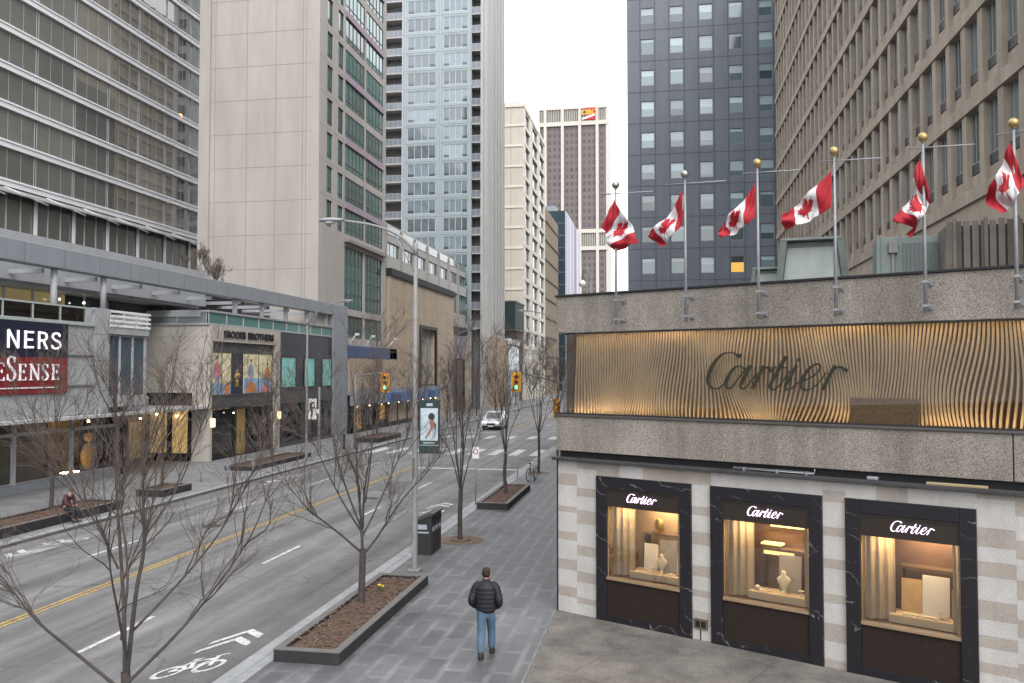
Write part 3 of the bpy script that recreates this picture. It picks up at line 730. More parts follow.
for k in range(6):
    t = PT[k]; base = WP(t,.40,6.86)
    p = thing('flagpole', plab[k], 'flagpole', tuple(base), 0, 'flagpoles on the boutique parapet')
    mb = MB(); mb.tube([base, base+Vector((0,0,1.6)), base+Vector((0,0,3.12))], [.034,.030,.02], 12); mb.build('pole', M_steel, p)
    mb = MB(); c = base+Vector((0,0,3.2)); mb.ball(c,.088,16,10); mb.tube([base+Vector((0,0,3.1)),base+Vector((0,0,3.14))],.035,10); mb.build('finial', M_gold if k>1 else M_silverball, p)
    mb = MB(); a0 = WP(ARM0[k],.36,9.90); a1 = WP(ARM1[k],.36,9.80 if k<5 else 9.95); mb.tube([a0,a1],.012,6); mb.build('crossarm', M_steel, p)
    for z in (6.98,7.42):
        mb = MB(WF); mb.box(t-.05,t+.05,-.075,-.052,z-.045,z+.045); mb.box(t-.018,t+.018,-.37,-.075,z-.014,z+.014); mb.box(t-.042,t+.042,-.44,-.36,z-.022,z+.022)
        for q in (-.05,.05): mb.box(t+q-.012,t+q+.012,-.09,-.075,z-.045,z-.02); mb.box(t+q-.012,t+q+.012,-.09,-.075,z+.02,z+.045)
        mb.build('bracket', M_steel, p)
    h0,h1,f0,f1 = FL[k]; nu, nv = 72, 36; vs_=[]; fs=[]; ms=[]
    for i in range(nu+1):
        u = i/nu
        for j in range(nv+1):
            v = j/nv
            tx = (h0[0]*(1-v)+h1[0]*v)*(1-u)+(f0[0]*(1-v)+f1[0]*v)*u
            z = (h0[1]*(1-v)+h1[1]*v)*(1-u)+(f0[1]*(1-v)+f1[1]*v)*u
            z -= .07*math.sin(math.pi*u)*(1 if k not in (0,) else .2)
            tx += .05*math.sin(math.pi*u+v*2.2+k)*math.sin(math.pi*u)
            d = .42+FA[k]*math.sin(6.283*(u*1.25+v*.55)+k*1.7)*min(1,u*3+.15)+FA[k]*.45*math.sin(6.283*(u*.6-v*1.4)+k)*min(1,u*2.5)
            d += .022*math.sin(17*u+9*v+k*2.1)*min(1,u*3)+.012*math.sin(31*u-13*v+k)
            z += .012*math.sin(14*u+k)*v
            if k == 4: tx += .10*math.sin(v*7+u*5)*u
            if k == 5: tx += .09*math.sin(v*5.2+u*2)*u; 
            vs_.append(WP(tx,d+.04,z))
    for i in range(nu):
        for j in range(nv):
            u = (i+.5)/nu; v = (j+.5)/nv
            red = u < .25 or u > .75 or inside((u-.5)*2*1.08, (.5-v)*1.08, LEAF)
            a = i*(nv+1)+j; fs.append((a,a+1,a+nv+2,a+nv+1)); ms.append(0 if red else 1)
    mb = MB(); mb.v = [tuple(v) for v in vs_]; mb.f = fs; mb.m = ms; mb.smooth = [True]*len(fs)
    fo = mb.build('flag', [M_red,M_fw]); tag(fo, flab[k], 'flag', 'maple leaf flags on the boutique parapet')
    sm = fo.modifiers.new('thickness','SOLIDIFY'); sm.thickness = .004

# ------------------------------------------------------------------ rooftop plant behind the parapet
M_hv = mat('pale_green_steel', (.20,.235,.22), .6, .15, 1.5, .2, spec=.3)
M_hvd = mat('dark_green_steel', (.12,.15,.14), .6, .15)
def hood(x,y,s,lab):
    t = thing('rooftop_hood', lab, 'rooftop unit', (x,y,7.25), R(-8), 'pale green rooftop hoods')
    o = Vector((0,0,0)); B_, T_ = .6, .6+1.75*s
    m = MB(); m.yprism([(-.98*s,B_),(.98*s,B_),(.74*s,T_),(-.74*s,T_)], -.45*s, .8*s); m.build('casing', M_hv, t, off=o)
    for q in (-1,1):
        m = MB(); m.yprism([(q*.99*s,B_+.05),(q*.80*s,B_+.05),(q*.60*s,T_+.02),(q*.75*s,T_+.02)][::q], -.78*s, -.452*s); m.build('side_cheek', mat('cheek_green_steel',(.12,.145,.13),.6,.2), t, off=o)
    m = MB(); m.box(-.75*s,.75*s,-.80*s,.82*s,T_+.021,T_+.09); m.build('top_plate', M_hv, t, off=o)
    m = MB(); m.yprism([(-.76*s,B_+.3*s),(.76*s,B_+.3*s),(.60*s,T_-.15*s),(-.60*s,T_-.15*s)], -.50*s, -.455*s); m.build('intake_face', mat('pale_intake',(.36,.40,.38),.6,.12,2,.15), t, off=o)
    m = MB(); m.box(-.80*s,.80*s,-.95*s,-.46*s,B_+.06,B_+.14); m.build('drip_lip', mat('cheek_green_steel',(.12,.145,.13),.6,.2), t, off=o)
    m = MB(); m.box(-.9*s,.9*s,-.6*s,.8*s,.0,.6); m.build('base_kerb', M_hvd, t, off=o)
hood(3.75,30.5,.8,'small pale green rooftop hood at the left')
hood(5.0,30.0,1.28,'large pale green rooftop hood with slanted cheeks')
t = thing('rooftop_cabinet','grey green rooftop cooling cabinet with vertical louvres','rooftop unit',(7.3,27.3,7.25),R(-6)); o=Vector((0,0,0))
m = MB(); m.bbox(-.85,.85,-.5,.8,.2,2.55,.02); m.build('casing', M_hv, t, off=o)
m = MB()
for k in range(9): m.box(-.18+.11*k,-.10+.11*k,-.53,-.505,.4,2.35)
m.build('louvres', M_hvd, t, off=o)
m = MB(); m.tube([(-.45,-.56,.2),(-.45,-.56,2.3)],.05,8); m.bbox(-.58,-.32,-.66,-.52,2.05,2.4,.02); m.bbox(-.55,-.38,-.6,-.52,1.1,1.35,.02); m.build('pipework', M_pole, t, off=o)
m = MB(); m.bbox(-.9,-.8,-.56,-.46,.2,2.6,.01); m.build('corner_post', M_hv, t, off=o)
t = thing('timber_screen','weathered grey brown timber screen of upright boards on the roof','screen',(9.6,25.2,7.25),R(-9)); o=Vector((0,0,0))
M_brd = mat('weathered_boards',(.15,.13,.112),.85,.3,1.5,.35); M_brd2 = mat('weathered_boards_dark',(.10,.086,.074),.85,.3,1.5,.35); m = MB(); m.box(-1.74,1.88,.0,.02,.1,2.6,2)
for k in range(17):
    x = -1.75+k*.215; m.box(x,x+.16,-.03-.012*(k%2),-.004,.0,2.72 if k!=6 else 2.76, (k*7)%3%2)
m.box(-1.75,1.9,.021,.06,2.4,2.52); m.box(-1.75,1.9,.021,.06,.6,.72)
for k in range(12): m.box(-1.78,-1.75,.05+k*.2,.05+k*.2+.175,0,2.6)
m.build('boards', [M_brd,M_brd2,M_black], t, off=o)
m = MB()
for k in range(5): m.bbox(-1.6+k*.78,-1.5+k*.78,-.09,-.032,0,2.8,.01)
m.build('post', M_brd, t, off=o)
# ------------------------------------------------------------------ brown concrete office slab on the right
M_brownc = mat('brown_concrete', (.34,.288,.232), .85, .16, .8, .2, fine=.15)
M_brownp = mat('brown_concrete_fins', (.33,.28,.228), .85, .18, 1.1, .25, fine=.15)
M_officeg = mat('office_glass', (.10,.12,.12), .06, 0, rand=.6, ior=2.3)
M_frameg = mat('window_frame_grey', (.27,.27,.265), .5, .1)
M_spand = mat('dark_spandrel', (.055,.05,.05), .5, .2, rand=.3)
t = thing('concrete_office_slab','brown concrete office slab with close upright fins and window bands, rising behind the flags','office building',(24,53,0))
XF = 12.0; Z0 = 12.95; FH = 3.62; NF = 13; PB = 1.86; Y0, Y1 = 14.0, 93.2
m = MB(); m.box(XF+.85,36,Y0,Y1,-.1,Z0+FH*NF); m.build('core', M_brownc, t)
m = MB()
for k in range(NF+1): m.box(XF,XF+.9,Y0-.02,Y1+.02,Z0+FH*k-.52,Z0+FH*k)
m.box(XF+.1,XF+.92,Y0,Y1,-.05,Z0-.53); m.build('floor_bands', M_brownc, t)
m = MB(); nb = int((Y1-Y0)/PB)
for k in range(NF):
    for b in range(nb+1):
        y = Y0+.3+b*PB; m.box(XF+.06,XF+.36,y-.24,y+.24,Z0+FH*k+.002,Z0+FH*(k+1)-.522)
m.build('fins', M_brownp, t)
m = MB()
for k in range(NF):
    m.box(XF+.22,XF+.84,Y0,Y1,Z0+FH*k+.003,Z0+FH*k+.55)
m.build('sill_panels', M_brownp, t)
F = FX_right(XF)
wins = []
for k in range(NF):
    for b in range(nb):
        y = Y0+.3+b*PB+.242; wins.append((math.hypot(y-2,Z0+FH*k-5.8) if y > 27 else 999, k, y))
wins.sort()
ww = PB-.484; wh = FH-.52-.56
fm, pm = window_meshes(ww, wh, [.30], [.2], .05, [M_frameg, M_officeg])
rest = MB()
for i,(d,k,y) in enumerate(wins):
    M_ = F @ T(-(y+ww), .27, Z0+FH*k+.553)
    if i < 100: window(t, M_, ww, wh, [.30], [.2], .05, [M_frameg, M_officeg])
    else:
        rest.M = M_
        for me, mo in ((fm,0),(pm,1)):
            rest.add([v.co[:] for v in me.vertices], [tuple(p.vertices) for p in me.polygons], mo)
o = rest.build('window_rows', [M_frameg, mat('office_glass_far',(.085,.10,.105),.06,.5,.45,ior=1.9)], t); o['kind'] = 'stuff'
m = MB()
for k in range(NF):
    for b in range(nb):
        y = Y0+.3+b*PB+.275
        m.box(XF+.24,XF+.29,y+.08,y+ww-.08,Z0+FH*k+.62,Z0+FH*k+1.0)
m.build('window_vents', M_spand, t)

# ------------------------------------------------------------------ slate blue tower
M_slate = mat('slate_blue_panel', (.142,.157,.187), .5, .07, .3, .12, spec=.4)
M_slated = mat('slate_joint', (.07,.08,.10), .6, .1)
M_blind = mat('window_with_blind', (.37,.47,.49), .15, 0, rand=.35, ior=1.8)
M_blindd = mat('window_below_blind', (.13,.19,.20), .06, 0, rand=.75, ior=1.9)
t = thing('slate_blue_tower','slate blue panelled tower with a grid of pale square windows behind the flagpoles','office tower',(8,112,0))
YF = 100.0; us = [-3.85]; wx = [-2.22+3.35*i for i in range(8)]
for x in wx: us += [x, x+1.52]
us.append(26); zs = [-.1]; wz = [43.0-3.70*11+3.70*i for i in range(22)]
for z in wz: zs += [z, z+1.85]
zs.append(86)
m = MB(FY(YF)); holes = {(1+2*i, 1+2*j) for i in range(8) for j in range(22)}
wall_grid(m, us, zs, holes, .16); m.M = None
m.quad((-3.85,YF,-.1),(-3.85,YF,86),(-3.85,YF+9,86),(-3.85,YF+9,-.1)); m.quad((26,YF,-.1),(26,YF+9,-.1),(26,YF+9,86),(26,YF,86)); m.quad((-3.85,YF,86),(26,YF,86),(26,YF+9,86),(-3.85,YF+9,86)); m.quad((-3.85,YF+9,-.1),(-3.85,YF+9,86),(26,YF+9,86),(26,YF+9,-.1))
m.build('panel_wall', M_slate, t)
m = MB()
for i,x in enumerate(wx):
    for q in (x-.10, x+1.62): m.box(q-.035,q+.035,YF-.05,YF+.01,0,86)
for z in wz:
    m.box(-3.83,26,YF-.014,YF+.005,z-.82,z-.74)
m.build('panel_joints', M_slated, t)
rr = random.Random(5)
M_litw = mat('lit_office_window', (.6,.35,.08), .4, 0, emit=(1,.55,.1), estr=.5)
for i in range(5):
    for j in range(2, 17):
        sp = rr.choice([.45,.5,.5,.55,.35,.62,.2,.8,.5,.42]); mats = [M_frameg, M_blindd, M_blind]
        if j in (3,4,5) and rr.random() < .5: sp = .75
        if i == 3 and j == 4:
            window(t, FY(YF) @ T(wx[i],.08,wz[j]), 1.52, 1.85, 1, 1, .06, [M_frameg, M_litw, M_blindd], .62, 'window lit orange'); continue
        window(t, FY(YF) @ T(wx[i],.08,wz[j]), 1.52, 1.85, 1, 1, .06, mats, sp)
m = MB()
for i in range(8):
    for j in range(22):
        if i < 5 and 2 <= j < 17: continue
        m.quad((wx[i],YF+.1,wz[j]),(wx[i]+1.52,YF+.1,wz[j]),(wx[i]+1.52,YF+.1,wz[j]+1.85),(wx[i],YF+.1,wz[j]+1.85))
o = m.build('window_rows', M_blind, t); o['kind']='stuff'

# ------------------------------------------------------------------ far bank tower with the red sign
M_cibcf = mat('cream_precast', (.50,.47,.42), .8, .06, .1)
M_cibcd = mat('brown_bronze_wall', (.135,.11,.105), .6, .08, .15)
t = thing('bank_tower','tall far brown office tower with white piers and a red bank sign at its top','office tower',(-46,465,0))
Yc = 450.; xa, xb, H_ = -64.6, -28.0, 147.3
m = MB(); m.box(xa+.3,xb-.6,Yc+.6,Yc+34,0,H_-.5); m.build('dark_wall', M_cibcd, t)
m = MB()
for x in (-61.2,-51.9,-42.6,-33.3): m.box(x-.75,x+.75,Yc-.6,Yc+.7,0,H_-1)
m.box(xa,xb,Yc-.4,Yc+34.2,H_-1.2,H_); m.box(xa,xb,Yc-.5,Yc+.65,137.2,139.4); m.box(xa,xb,Yc-.5,Yc+.65,79.2,81.2); m.box(xa,xb,Yc-.5,Yc+.65,70,72)
m.box(xb-.7,xb+.1,Yc,Yc+34,0,H_-1.3); m.build('piers', M_cibcf, t)
for z0_,z1_ in ((139.4,H_-1.2),(72,79.2)):
    m = MB(); k = xa
    while k < xb-.6: m.box(k,k+.5,Yc+.1,Yc+.62,z0_,z1_); k += .95
    m.build('louvre_band', mat('cream_louvre',(.36,.34,.30),.8,.1,.1), t)
wl = []
for j in range(26):
    for c0 in (-60.45,-51.15,-41.85,-32.55):
        for q in range(3):
            x = c0+.9+q*2.6
            if x+1.6 > xb-1: continue
            z = 82.5+j*3.75 if j < 15 else 68-(j-15)*3.75-3
            if z > 135: continue
            wl.append((x,z))
rest = MB()
mw = MB(); mw.quad((0,0,0),(1.5,0,0),(1.5,0,2.1),(0,0,2.1)); mw = mw.mesh('window', mat('far_dim_window',(.06,.05,.06),.2,0,rand=.3))
for i,(x,z) in enumerate(wl):
    if i < 100: inst('window', mw, t, T(x,Yc+.57,z))
    else: rest.quad((x,Yc+.57,z),(x+1.5,Yc+.57,z),(x+1.5,Yc+.57,z+2.1),(x,Yc+.57,z+2.1))
o = rest.build('window_rows', MATS['far_dim_window'], t); o['kind'] = 'stuff'
m = MB(); m.box(-39.6,-33.3-.9,Yc-.9,Yc-.61,139.8,146.2); sg = m.build('red_sign', mat('bank_sign_red',(.42,.02,.03),.6,.05,.1), t)
M_cy = mat('bank_sign_yellow',(.75,.42,.05),.6,0); M_cw = mat('bank_sign_white',(.8,.78,.74),.6,0)
v, f = text_mb('CIBC', 3.6, .25, 1.0, .12, 'CENTER', .08); m = MB(T(-37.85,Yc-.9,142.6)); m.add(v,f); m.build('letters', M_cy, sg)
m = MB(T(0,Yc-.9,0)); ribbon(m, [(-41.2,140.3,.9),(-38,141.2,1.0),(-34.6,142.4,1.1)], .22); m.build('swoosh', M_cw, sg)
m = MB(); m.tube([(-38,Yc+10,147),(-38,Yc+10,158)],[.2,.06],5); m.tube([(-36.5,Yc+12,147),(-36.5,Yc+12,153)],[.15,.06],5); m.build('aerial', M_pole, t)

# ------------------------------------------------------------------ dark glass block with violet striped side
t = thing('dark_glass_block','dark teal glass block with a violet and white striped street side','office building',(-29.5,265,0))
m = MB(); m.box(-40,-27.55,245.5,285,0,52.6); m.build('dark_wall', mat('dark_teal_glass',(.025,.045,.055),.2,.15,.15,spec=.3), t)
m = MB(); rs = random.Random(3); y = 245.5
while y < 285:
    d = rs.uniform(1.2,3.2); m.box(-27.56,-27.2,y,min(285,y+d),0,52.3,rs.choice([0,0,1,2])); y += d
m.build('striped_side', [mat('white_violet_panel',(.43,.41,.50),.8,.05,.1,spec=.1), mat('violet_panel',(.26,.23,.36),.8,.05,.1,spec=.1), mat('dark_violet_strip',(.13,.12,.2),.3,.05)], t)
m = MB(); 
for k in range(14): m.box(-40,-27.6,245.44,245.51,3.6*k+2,3.6*k+2.3)
m.build('floor_lines', M_slated, t)
m = MB(); m.box(-34,-31,250,256,52.6,55); m.build('roof_box', M_grey, t)

# ------------------------------------------------------------------ brown mid-rise
M_brwn = mat('brown_brick', (.26,.205,.145), .85, .12, .6, .15)
t = thing('brown_brick_block','plain brown brick block with horizontal ledges next to the cream office','apartment building',(-33,211,0))
m = MB(); m.box(-46,-27.05,198.2,224,0,44.6); m.build('wall', M_brwn, t)
m = MB()
for k in range(9): m.box(-46,-26.85,198.0,224.1,4.6+4.6*k,5.0+4.6*k)
m.build('ledges', mat('brown_ledge',(.2,.155,.11),.85,.1), t)
m = MB(); m.box(-40,-30,204,214,44.6,47); m.tube([(-28.2,199.5,44.6),(-28.2,199.5,50)],.25,6); m.build('roof_plant', M_grey, t)

# ------------------------------------------------------------------ cream office
M_creamp = mat('cream_panel', (.55,.505,.425), .8, .06, .4, .06)
M_creamb = mat('cream_band', (.68,.64,.56), .7, .05, .4)
M_cglass = mat('grey_office_glass', (.05,.06,.07), .06, 0, rand=.6, ior=1.8)
t = thing('cream_panel_office','cream panelled office with a blank front and banded windows along the street','office building',(-34,182,0))
YA, YB = 166.,197.2; Xs = -27.0
us = [YA,168.3,173.6,177.6,185.2,188.4,195.4,YB]; zs = [0]; wz = [10.2+3.42*i for i in range(14)]
for z in wz: zs += [z+.75, z+3.42]
zs = sorted(set(zs)); zs.append(59.3)
m = MB(FX_left(Xs)); holes = set()
for j in range(len(zs)-1):
    if any(abs(zs[j]-(z+.75)) < .01 for z in wz):
        for i in (1,3,5): holes.add((i,j))
wall_grid(m, us, zs, holes, .35); m.M=None
m.quad((-46,YA,0),(Xs,YA,0),(Xs,YA,59.3),(-46,YA,59.3)); m.quad((-46,YA,59.3),(Xs,YA,59.3),(Xs,YB,59.3),(-46,YB,59.3)); m.quad((Xs,YB,0),(-46,YB,0),(-46,YB,59.3),(Xs,YB,59.3))
m.build('panel_wall', M_creamp, t)
m = MB()
for z in wz: m.box(Xs,Xs+.16,YA-.02,YB,z+.02,z+.72)
for k in range(12): m.box(-46,Xs-.02,YA-.14,YA-.003,14.0+4.1*k-.3,14.0+4.1*k+.12)
for i in (0,2,4,6): m.box(Xs+.002,Xs+.13,us[i]+.1,us[i+1]-.1,0,59.2)
m.box(-46,Xs+.2,YA-.2,YB,58.6,59.5); m.build('bands', M_creamb, t)
m = MB()
for x in (-29.5,-33,-36.5): m.box(x-.05,x+.05,YA-.03,YA-.004,14,58.5)
m.build('panel_seams', mat('cream_seam',(.4,.37,.31),.8,.1), t)
for z in wz:
    for a,b in ((168.3,173.6),(177.6,185.2),(188.4,195.4)):
        window(t, FX_left(Xs) @ T(a,.22,z+.75), b-a, 2.67, 3, 1, .09, [M_frameg, M_cglass])
# projecting dark glass storey and louvred base in front of it
t = thing('dark_glass_annexe','low annexe with a projecting dark glass storey at the foot of the cream office','office building',(-30,160,0))
m = MB(); m.box(-40,-26.8,155.5,165.7,13.6,18.6); m.build('glass_storey', mat('green_black_glass',(.03,.045,.045),.6,.3,.5,spec=.15), t)
m = MB(); m.box(-40,-27.2,157,165.7,0,13.5)
m.build('wall', mat('brown_stone',(.16,.125,.095),.8,.15,.5), t)
m = MB()
for k in range(8): m.box(-40,-27.1,156.9,165.6,6.6+.85*k,6.8+.85*k)
m.box(-40.1,-26.7,155.4,165.6,18.6,18.9); m.box(-40.1,-26.7,155.4,165.6,13.3,13.58); m.build('louvre_lines', mat('dark_louvre',(.07,.065,.06),.6,.1), t)
m = MB()
for k in range(9): m.box(-27.09,-26.95,158.2+.85*k,158.5+.85*k,7,13.2)
m.build('louvre_screen', M_pole, t)
for k in range(3): window(t, FX_left(-27.15) @ T(157.6+2.6*k,.0,.4), 2.3, 3.6, 2, 1, .08, [M_black, M_darkglass])

# ------------------------------------------------------------------ condominium tower
M_cgl = mat('pale_blue_spandrel', (.29,.345,.36), .25, .08, .3, spec=.4)
M_cwin = mat('condo_glass', (.12,.16,.18), .05, 0, rand=.5, ior=2.0)
M_cwin2 = mat('condo_vent', (.045,.055,.07), .08, 0, rand=.4, ior=1.8)
M_cconc = mat('condo_concrete', (.42,.41,.395), .8, .07, .5, .12)
M_rail = mat('condo_rail', (.42,.42,.45), .5, .05)
t = thing('condominium_tower','pale blue glass apartment tower with stacked balconies at both corners','apartment tower',(-36,134,0))
YF = 127.; FHc = 2.87; z0c = 55.45-FHc*16; NFc = 25; H_ = z0c+FHc*NFc
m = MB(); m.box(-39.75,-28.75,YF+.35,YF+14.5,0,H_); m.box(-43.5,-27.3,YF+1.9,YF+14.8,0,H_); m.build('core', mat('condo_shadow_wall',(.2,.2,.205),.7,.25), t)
m = MB(FY(YF)); us = [-39.75,-39.05,-34.45,-33.25,-29.35,-28.75]; zs=[0]
for k in range(NFc): zs += [z0c+FHc*k+.62, z0c+FHc*(k+1)-.15]
zs.append(H_); zs = [z for z in zs if z >= 0]; zs = sorted(set(zs))
holes = set()
for j in range(len(zs)-1):
    if abs((zs[j+1]-zs[j])-2.10) < .01:
        holes.add((1,j)); holes.add((3,j))
wall_grid(m, us, zs, holes, .12); m.build('glass_skin', M_cgl, t)
m = MB()
for k in range(NFc+1): m.box(-39.75,-28.75,YF-.05,YF+.01,z0c+FHc*k+.20,z0c+FHc*k+.27)
for x in (-39.78,-39.4,-34.0,-33.7,-29.05,-28.8): m.box(x-.05,x+.05,YF-.08,YF+.02,0,H_)
m.build('mullions', mat('pale_mullion',(.4,.45,.47),.5,.05), t)
nvis = 0
for k in range(NFc):
    z = z0c+FHc*k
    if z+.62 < 12 or z > 66: continue
    for a, b in ((-39.05,-34.45),(-33.25,-29.35)):
        o = window(t, FY(YF) @ T(a,.05,z+.62), b-a, 2.10, 4, [.0001], .08, [mat('condo_frame',(.5,.55,.57),.4,.05), M_cwin])
        ww_ = (b-a)/4
        for q in (0,3):
            if (a,'v',q) not in WM:
                m = MB(); m.quad((q*ww_+.06,.035,.06),((q+1)*ww_-.06,.035,.06),((q+1)*ww_-.06,.035,.5),(q*ww_+.06,.035,.5)); WM[(a,'v',q)] = m.mesh('vent', M_cwin2)
            vv = bpy.data.objects.new('vent', WM[(a,'v',q)]); COL.objects.link(vv); vv.parent = o
    for a, b in ((-42.9,-39.8),(-28.7,-27.35)):
        key = ('bal',a)
        if key not in WM:
            s_ = MB(); s_.box(0,b-a,0,1.8,-.17,0)
            r_ = MB(); r_.box(0,b-a,.02,.06,.98,1.04); r_.box(0,b-a,.02,.06,.06,.1); r_.box(.03,b-a-.03,.035,.045,.1,.98,1)
            n = max(2,int((b-a)/.7))
            for i in range(n+1): q = (b-a-.05)*i/n; r_.box(q,q+.05,.0,.05,0,1.0)
            WM[key] = (s_.mesh('balcony', M_cconc), r_.mesh('railing', [M_rail, mat('balcony_glass',(.17,.19,.215),.1,0,ior=1.6)]))
        s_ = inst('balcony', WM[key][0], t, FY(YF) @ T(a,0,z+.05)); r_ = bpy.data.objects.new('railing', WM[key][1]); COL.objects.link(r_); r_.parent = s_
m = MB(); m.box(-43.4,-42.95,YF-.1,YF+2,0,H_); m.box(-27.3,-26.9,YF-.1,YF+15,0,H_); m.box(-39.95,-39.76,YF-.05,YF+2,0,H_)
for a,b in ((YF+.2,YF+5.6),(YF+6.6,YF+8.2),(YF+9.0,YF+10.6),(YF+11.4,YF+13),(YF+13.8,YF+15)): m.box(-26.9,-26.3,a,b,0,H_)
m.build('concrete_fins', M_cconc, t)

# ------------------------------------------------------------------ low terraced building above the stone store
M_tb = mat('grey_beige_stone', (.33,.31,.28), .8, .1, .8, .12)
M_teal = mat('teal_tinted_glass', (.07,.12,.12), .06, 0, rand=.5, ior=1.8)
t = thing('stepped_terrace_block','grey stone block of stepped terraces and bay windows above the stone store','apartment building',(-36,104,0))
m = MB(); m.box(-44,-31.0,86,124.5,0,22.4); m.build('core', M_tb, t)
nb = 7; bw = 38.2/nb
m = MB(); g = MB(); wnd = []
for i in range(nb):
    y = 86.1+bw*i
    m.box(-31,-28.85,y,y+.75,0,21.2); m.box(-31,-28.95,y+.75,y+bw,0,14.0); m.box(-31,-28.92,y+.75,y+bw,16.9,18.2,1); m.box(-31.0,-29.0,y+.75,y+bw,19.75,20.6,1)
    window(t, FX_left(-29.05) @ T(y+.78,0,14.02), bw-.8, 2.86, 3, 1, .09, [M_frameg, M_teal]); window(t, FX_left(-29.1) @ T(y+.78,0,18.22), bw-.8, 1.5, 3, 1, .09, [M_frameg, M_teal])
    g.box(-29.0,-28.95,y+.85,y+bw-.05,20.62,21.5)
m.build('stone_bays', [M_tb, mat('pale_bay_panel',(.42,.42,.40),.7,.08)], t); 
m = MB(); m.box(-44,-30.9,85.9,124.6,22.4,22.75); m.build('cornice', mat('grey_beige_cornice',(.40,.38,.35),.8,.1,.8), t); g.build('glass_balustrade', M_paleglass, t)

# ------------------------------------------------------------------ stone-fronted store with tall portal
M_sand = mat('sandstone_cladding', (.39,.315,.235), .8, .1, .7, .14, fine=.08)
M_sandseam = mat('sandstone_seam', (.27,.215,.16), .8, .1)
t = thing('sandstone_store','plain sandstone store front with one tall dark portal and a black cap','store',(-33,100,0))
m = MB(FX_left(-28.4)); us=[86.6,98.2,104.8,114.4]; zs=[0,4.1,10.9,16.0]; wall_grid(m,us,zs,{(1,1),(1,0)},1.2); m.M=None
m.quad((-35,86.6,0),(-28.4,86.6,0),(-28.4,86.6,16),(-35,86.6,16)); m.quad((-28.4,114.4,0),(-35,114.4,0),(-35,114.4,16),(-28.4,114.4,16)); m.quad((-28.4,86.6,16),(-28.4,114.4,16),(-35,114.4,16),(-35,86.6,16))
for k in range(1,12):
    if not 98 < 86.6+2.33*k < 105: m.box(-28.405,-28.39,86.6+2.33*k-.03,86.6+2.33*k+.03,4,15.9,1)
for k in range(4): m.box(-28.404,-28.391,86.7,98,5+2.8*k,5.05+2.8*k,1); m.box(-28.404,-28.391,105,114.3,5+2.8*k,5.05+2.8*k,1)
m.build('stone_wall', [M_sand, M_sandseam], t)
m = MB(); m.box(-35.2,-28.2,86.4,114.6,16.0,16.75); m.build('black_cap', M_capdark, t)
m = MB(); m.box(-28.5,-28.25,97.6,98.2,3.8,11.3); m.box(-28.5,-28.25,104.8,105.4,3.8,11.3); m.box(-28.5,-28.25,98.2,104.8,10.9,11.3); m.build('portal_frame', M_black, t)
window(t, FX_left(-28.4) @ T(98.2,1.1,0.1), 6.6, 10.7, 3, 5, .14, [M_black, mat('portal_glass',(.11,.10,.095),.08,.2,.5,ior=1.7)])
# narrow bay, further stone block, small glass corner store
t = thing('mauve_panel_bay','narrow store bay with a mauve grey panel over a dark doorway, beyond the sandstone store','store',(-31,118.6,0))
m = MB(); m.box(-36,-28.9,114.6,123.4,0,11.9); m.build('wall', M_tb, t)
m = MB(); m.box(-28.9,-28.6,115.4,122.6,7.6,10.9); m.build('mauve_panel', mat('mauve_panel',(.25,.235,.28),.6,.08), t)
m = MB(); m.box(-28.95,-28.5,114.8,123.2,11.0,12.1); m.box(-28.9,-28.7,115.4,122.6,.05,7.4,1); m.build('door_recess', [M_black, M_darkglass], t)
t = thing('beige_stone_store','beige stone store front with upright ribs left of the small glass corner store','store',(-31,130,0))
m = MB(); m.box(-36,-28.9,123.6,126.8,0,11.2); m.box(-34,-25.95,142.2,154.8,0,10.4); m.box(-26.25,-25.9,126.9,142.1,0,11)
for k in range(6): m.box(-25.9,-25.6,127.6+2.6*k,128.4+2.6*k,0,11)
m.build('ribbed_wall', M_sand, t)
t = thing('glass_corner_store','small pale glass corner store with a white roof edge','store',(-29,148,0))
m = MB(); m.box(-34,-25.7,143.5,154.6,10.4,11.4); m.build('roof_edge', M_white, t)
for k in range(4): window(t, FX_left(-25.9) @ T(143.7+2.7*k,0,.3), 2.5, 9.9, 1, 4, .1, [M_white, mat('pale_store_glass',(.22,.3,.3),.08,0,rand=.3,ior=1.7)])
for k in range(3): window(t, FY(142.15) @ T(-33.8+2.6*k,0,.3), 2.4, 9.8, 1, 4, .1, [M_white, MATS['pale_store_glass']])

# ------------------------------------------------------------------ concrete office with blank end wall
def concp(N, L, b):
    g = N.new('ShaderNodeNewGeometry').outputs['Position']
    f = mth(N,L,'MULTIPLY', rng(N,L,nn(N,L,.5,g,(1,1,.25),6),.3,.7,.88,1.1), rng(N,L,nn(N,L,3,g,(1,1,.06),4),.3,.7,.97,1.03))
    f = mth(N,L,'MULTIPLY', f, rng(N,L,nn(N,L,25,g,None,2),.3,.7,.92,1.08))
    L.new(scalecol(N,L,(.405,.372,.345),f), b.inputs['Base Color']); b.inputs['Roughness'].default_value=.85
M_cpan = ground_material('buff_precast', concp)
M_cseam = mat('buff_seam', (.27,.245,.22), .85, .1)
M_mauve = mat('mauve_band', (.33,.25,.30), .6, .06, .5)
M_ctg = mat('teal_mirror_glass', (.05,.15,.14), .04, 0, rand=.45, ior=2.0)
M_ctf = mat('dark_teal_frame', (.05,.06,.065), .5, .1)
t = thing('concrete_office_block','buff concrete office block with a blank seamed end wall and teal windows along the street','office building',(-36,76,0))
XS = -28.9; YA, YB = 68.4, 86.3; H_ = 62.
us = [YA,70.15,71.45,72.7,74.05,74.5,79.6,80.1,85.25,YB]
zw = [33.55-3.0*5+3.0*i-.0 for i in range(15)]           # sills of the upper storeys
zs = [0,8.2,8.9,11.0,11.6,17.4]
for z in zw: zs += [z, z+2.35]
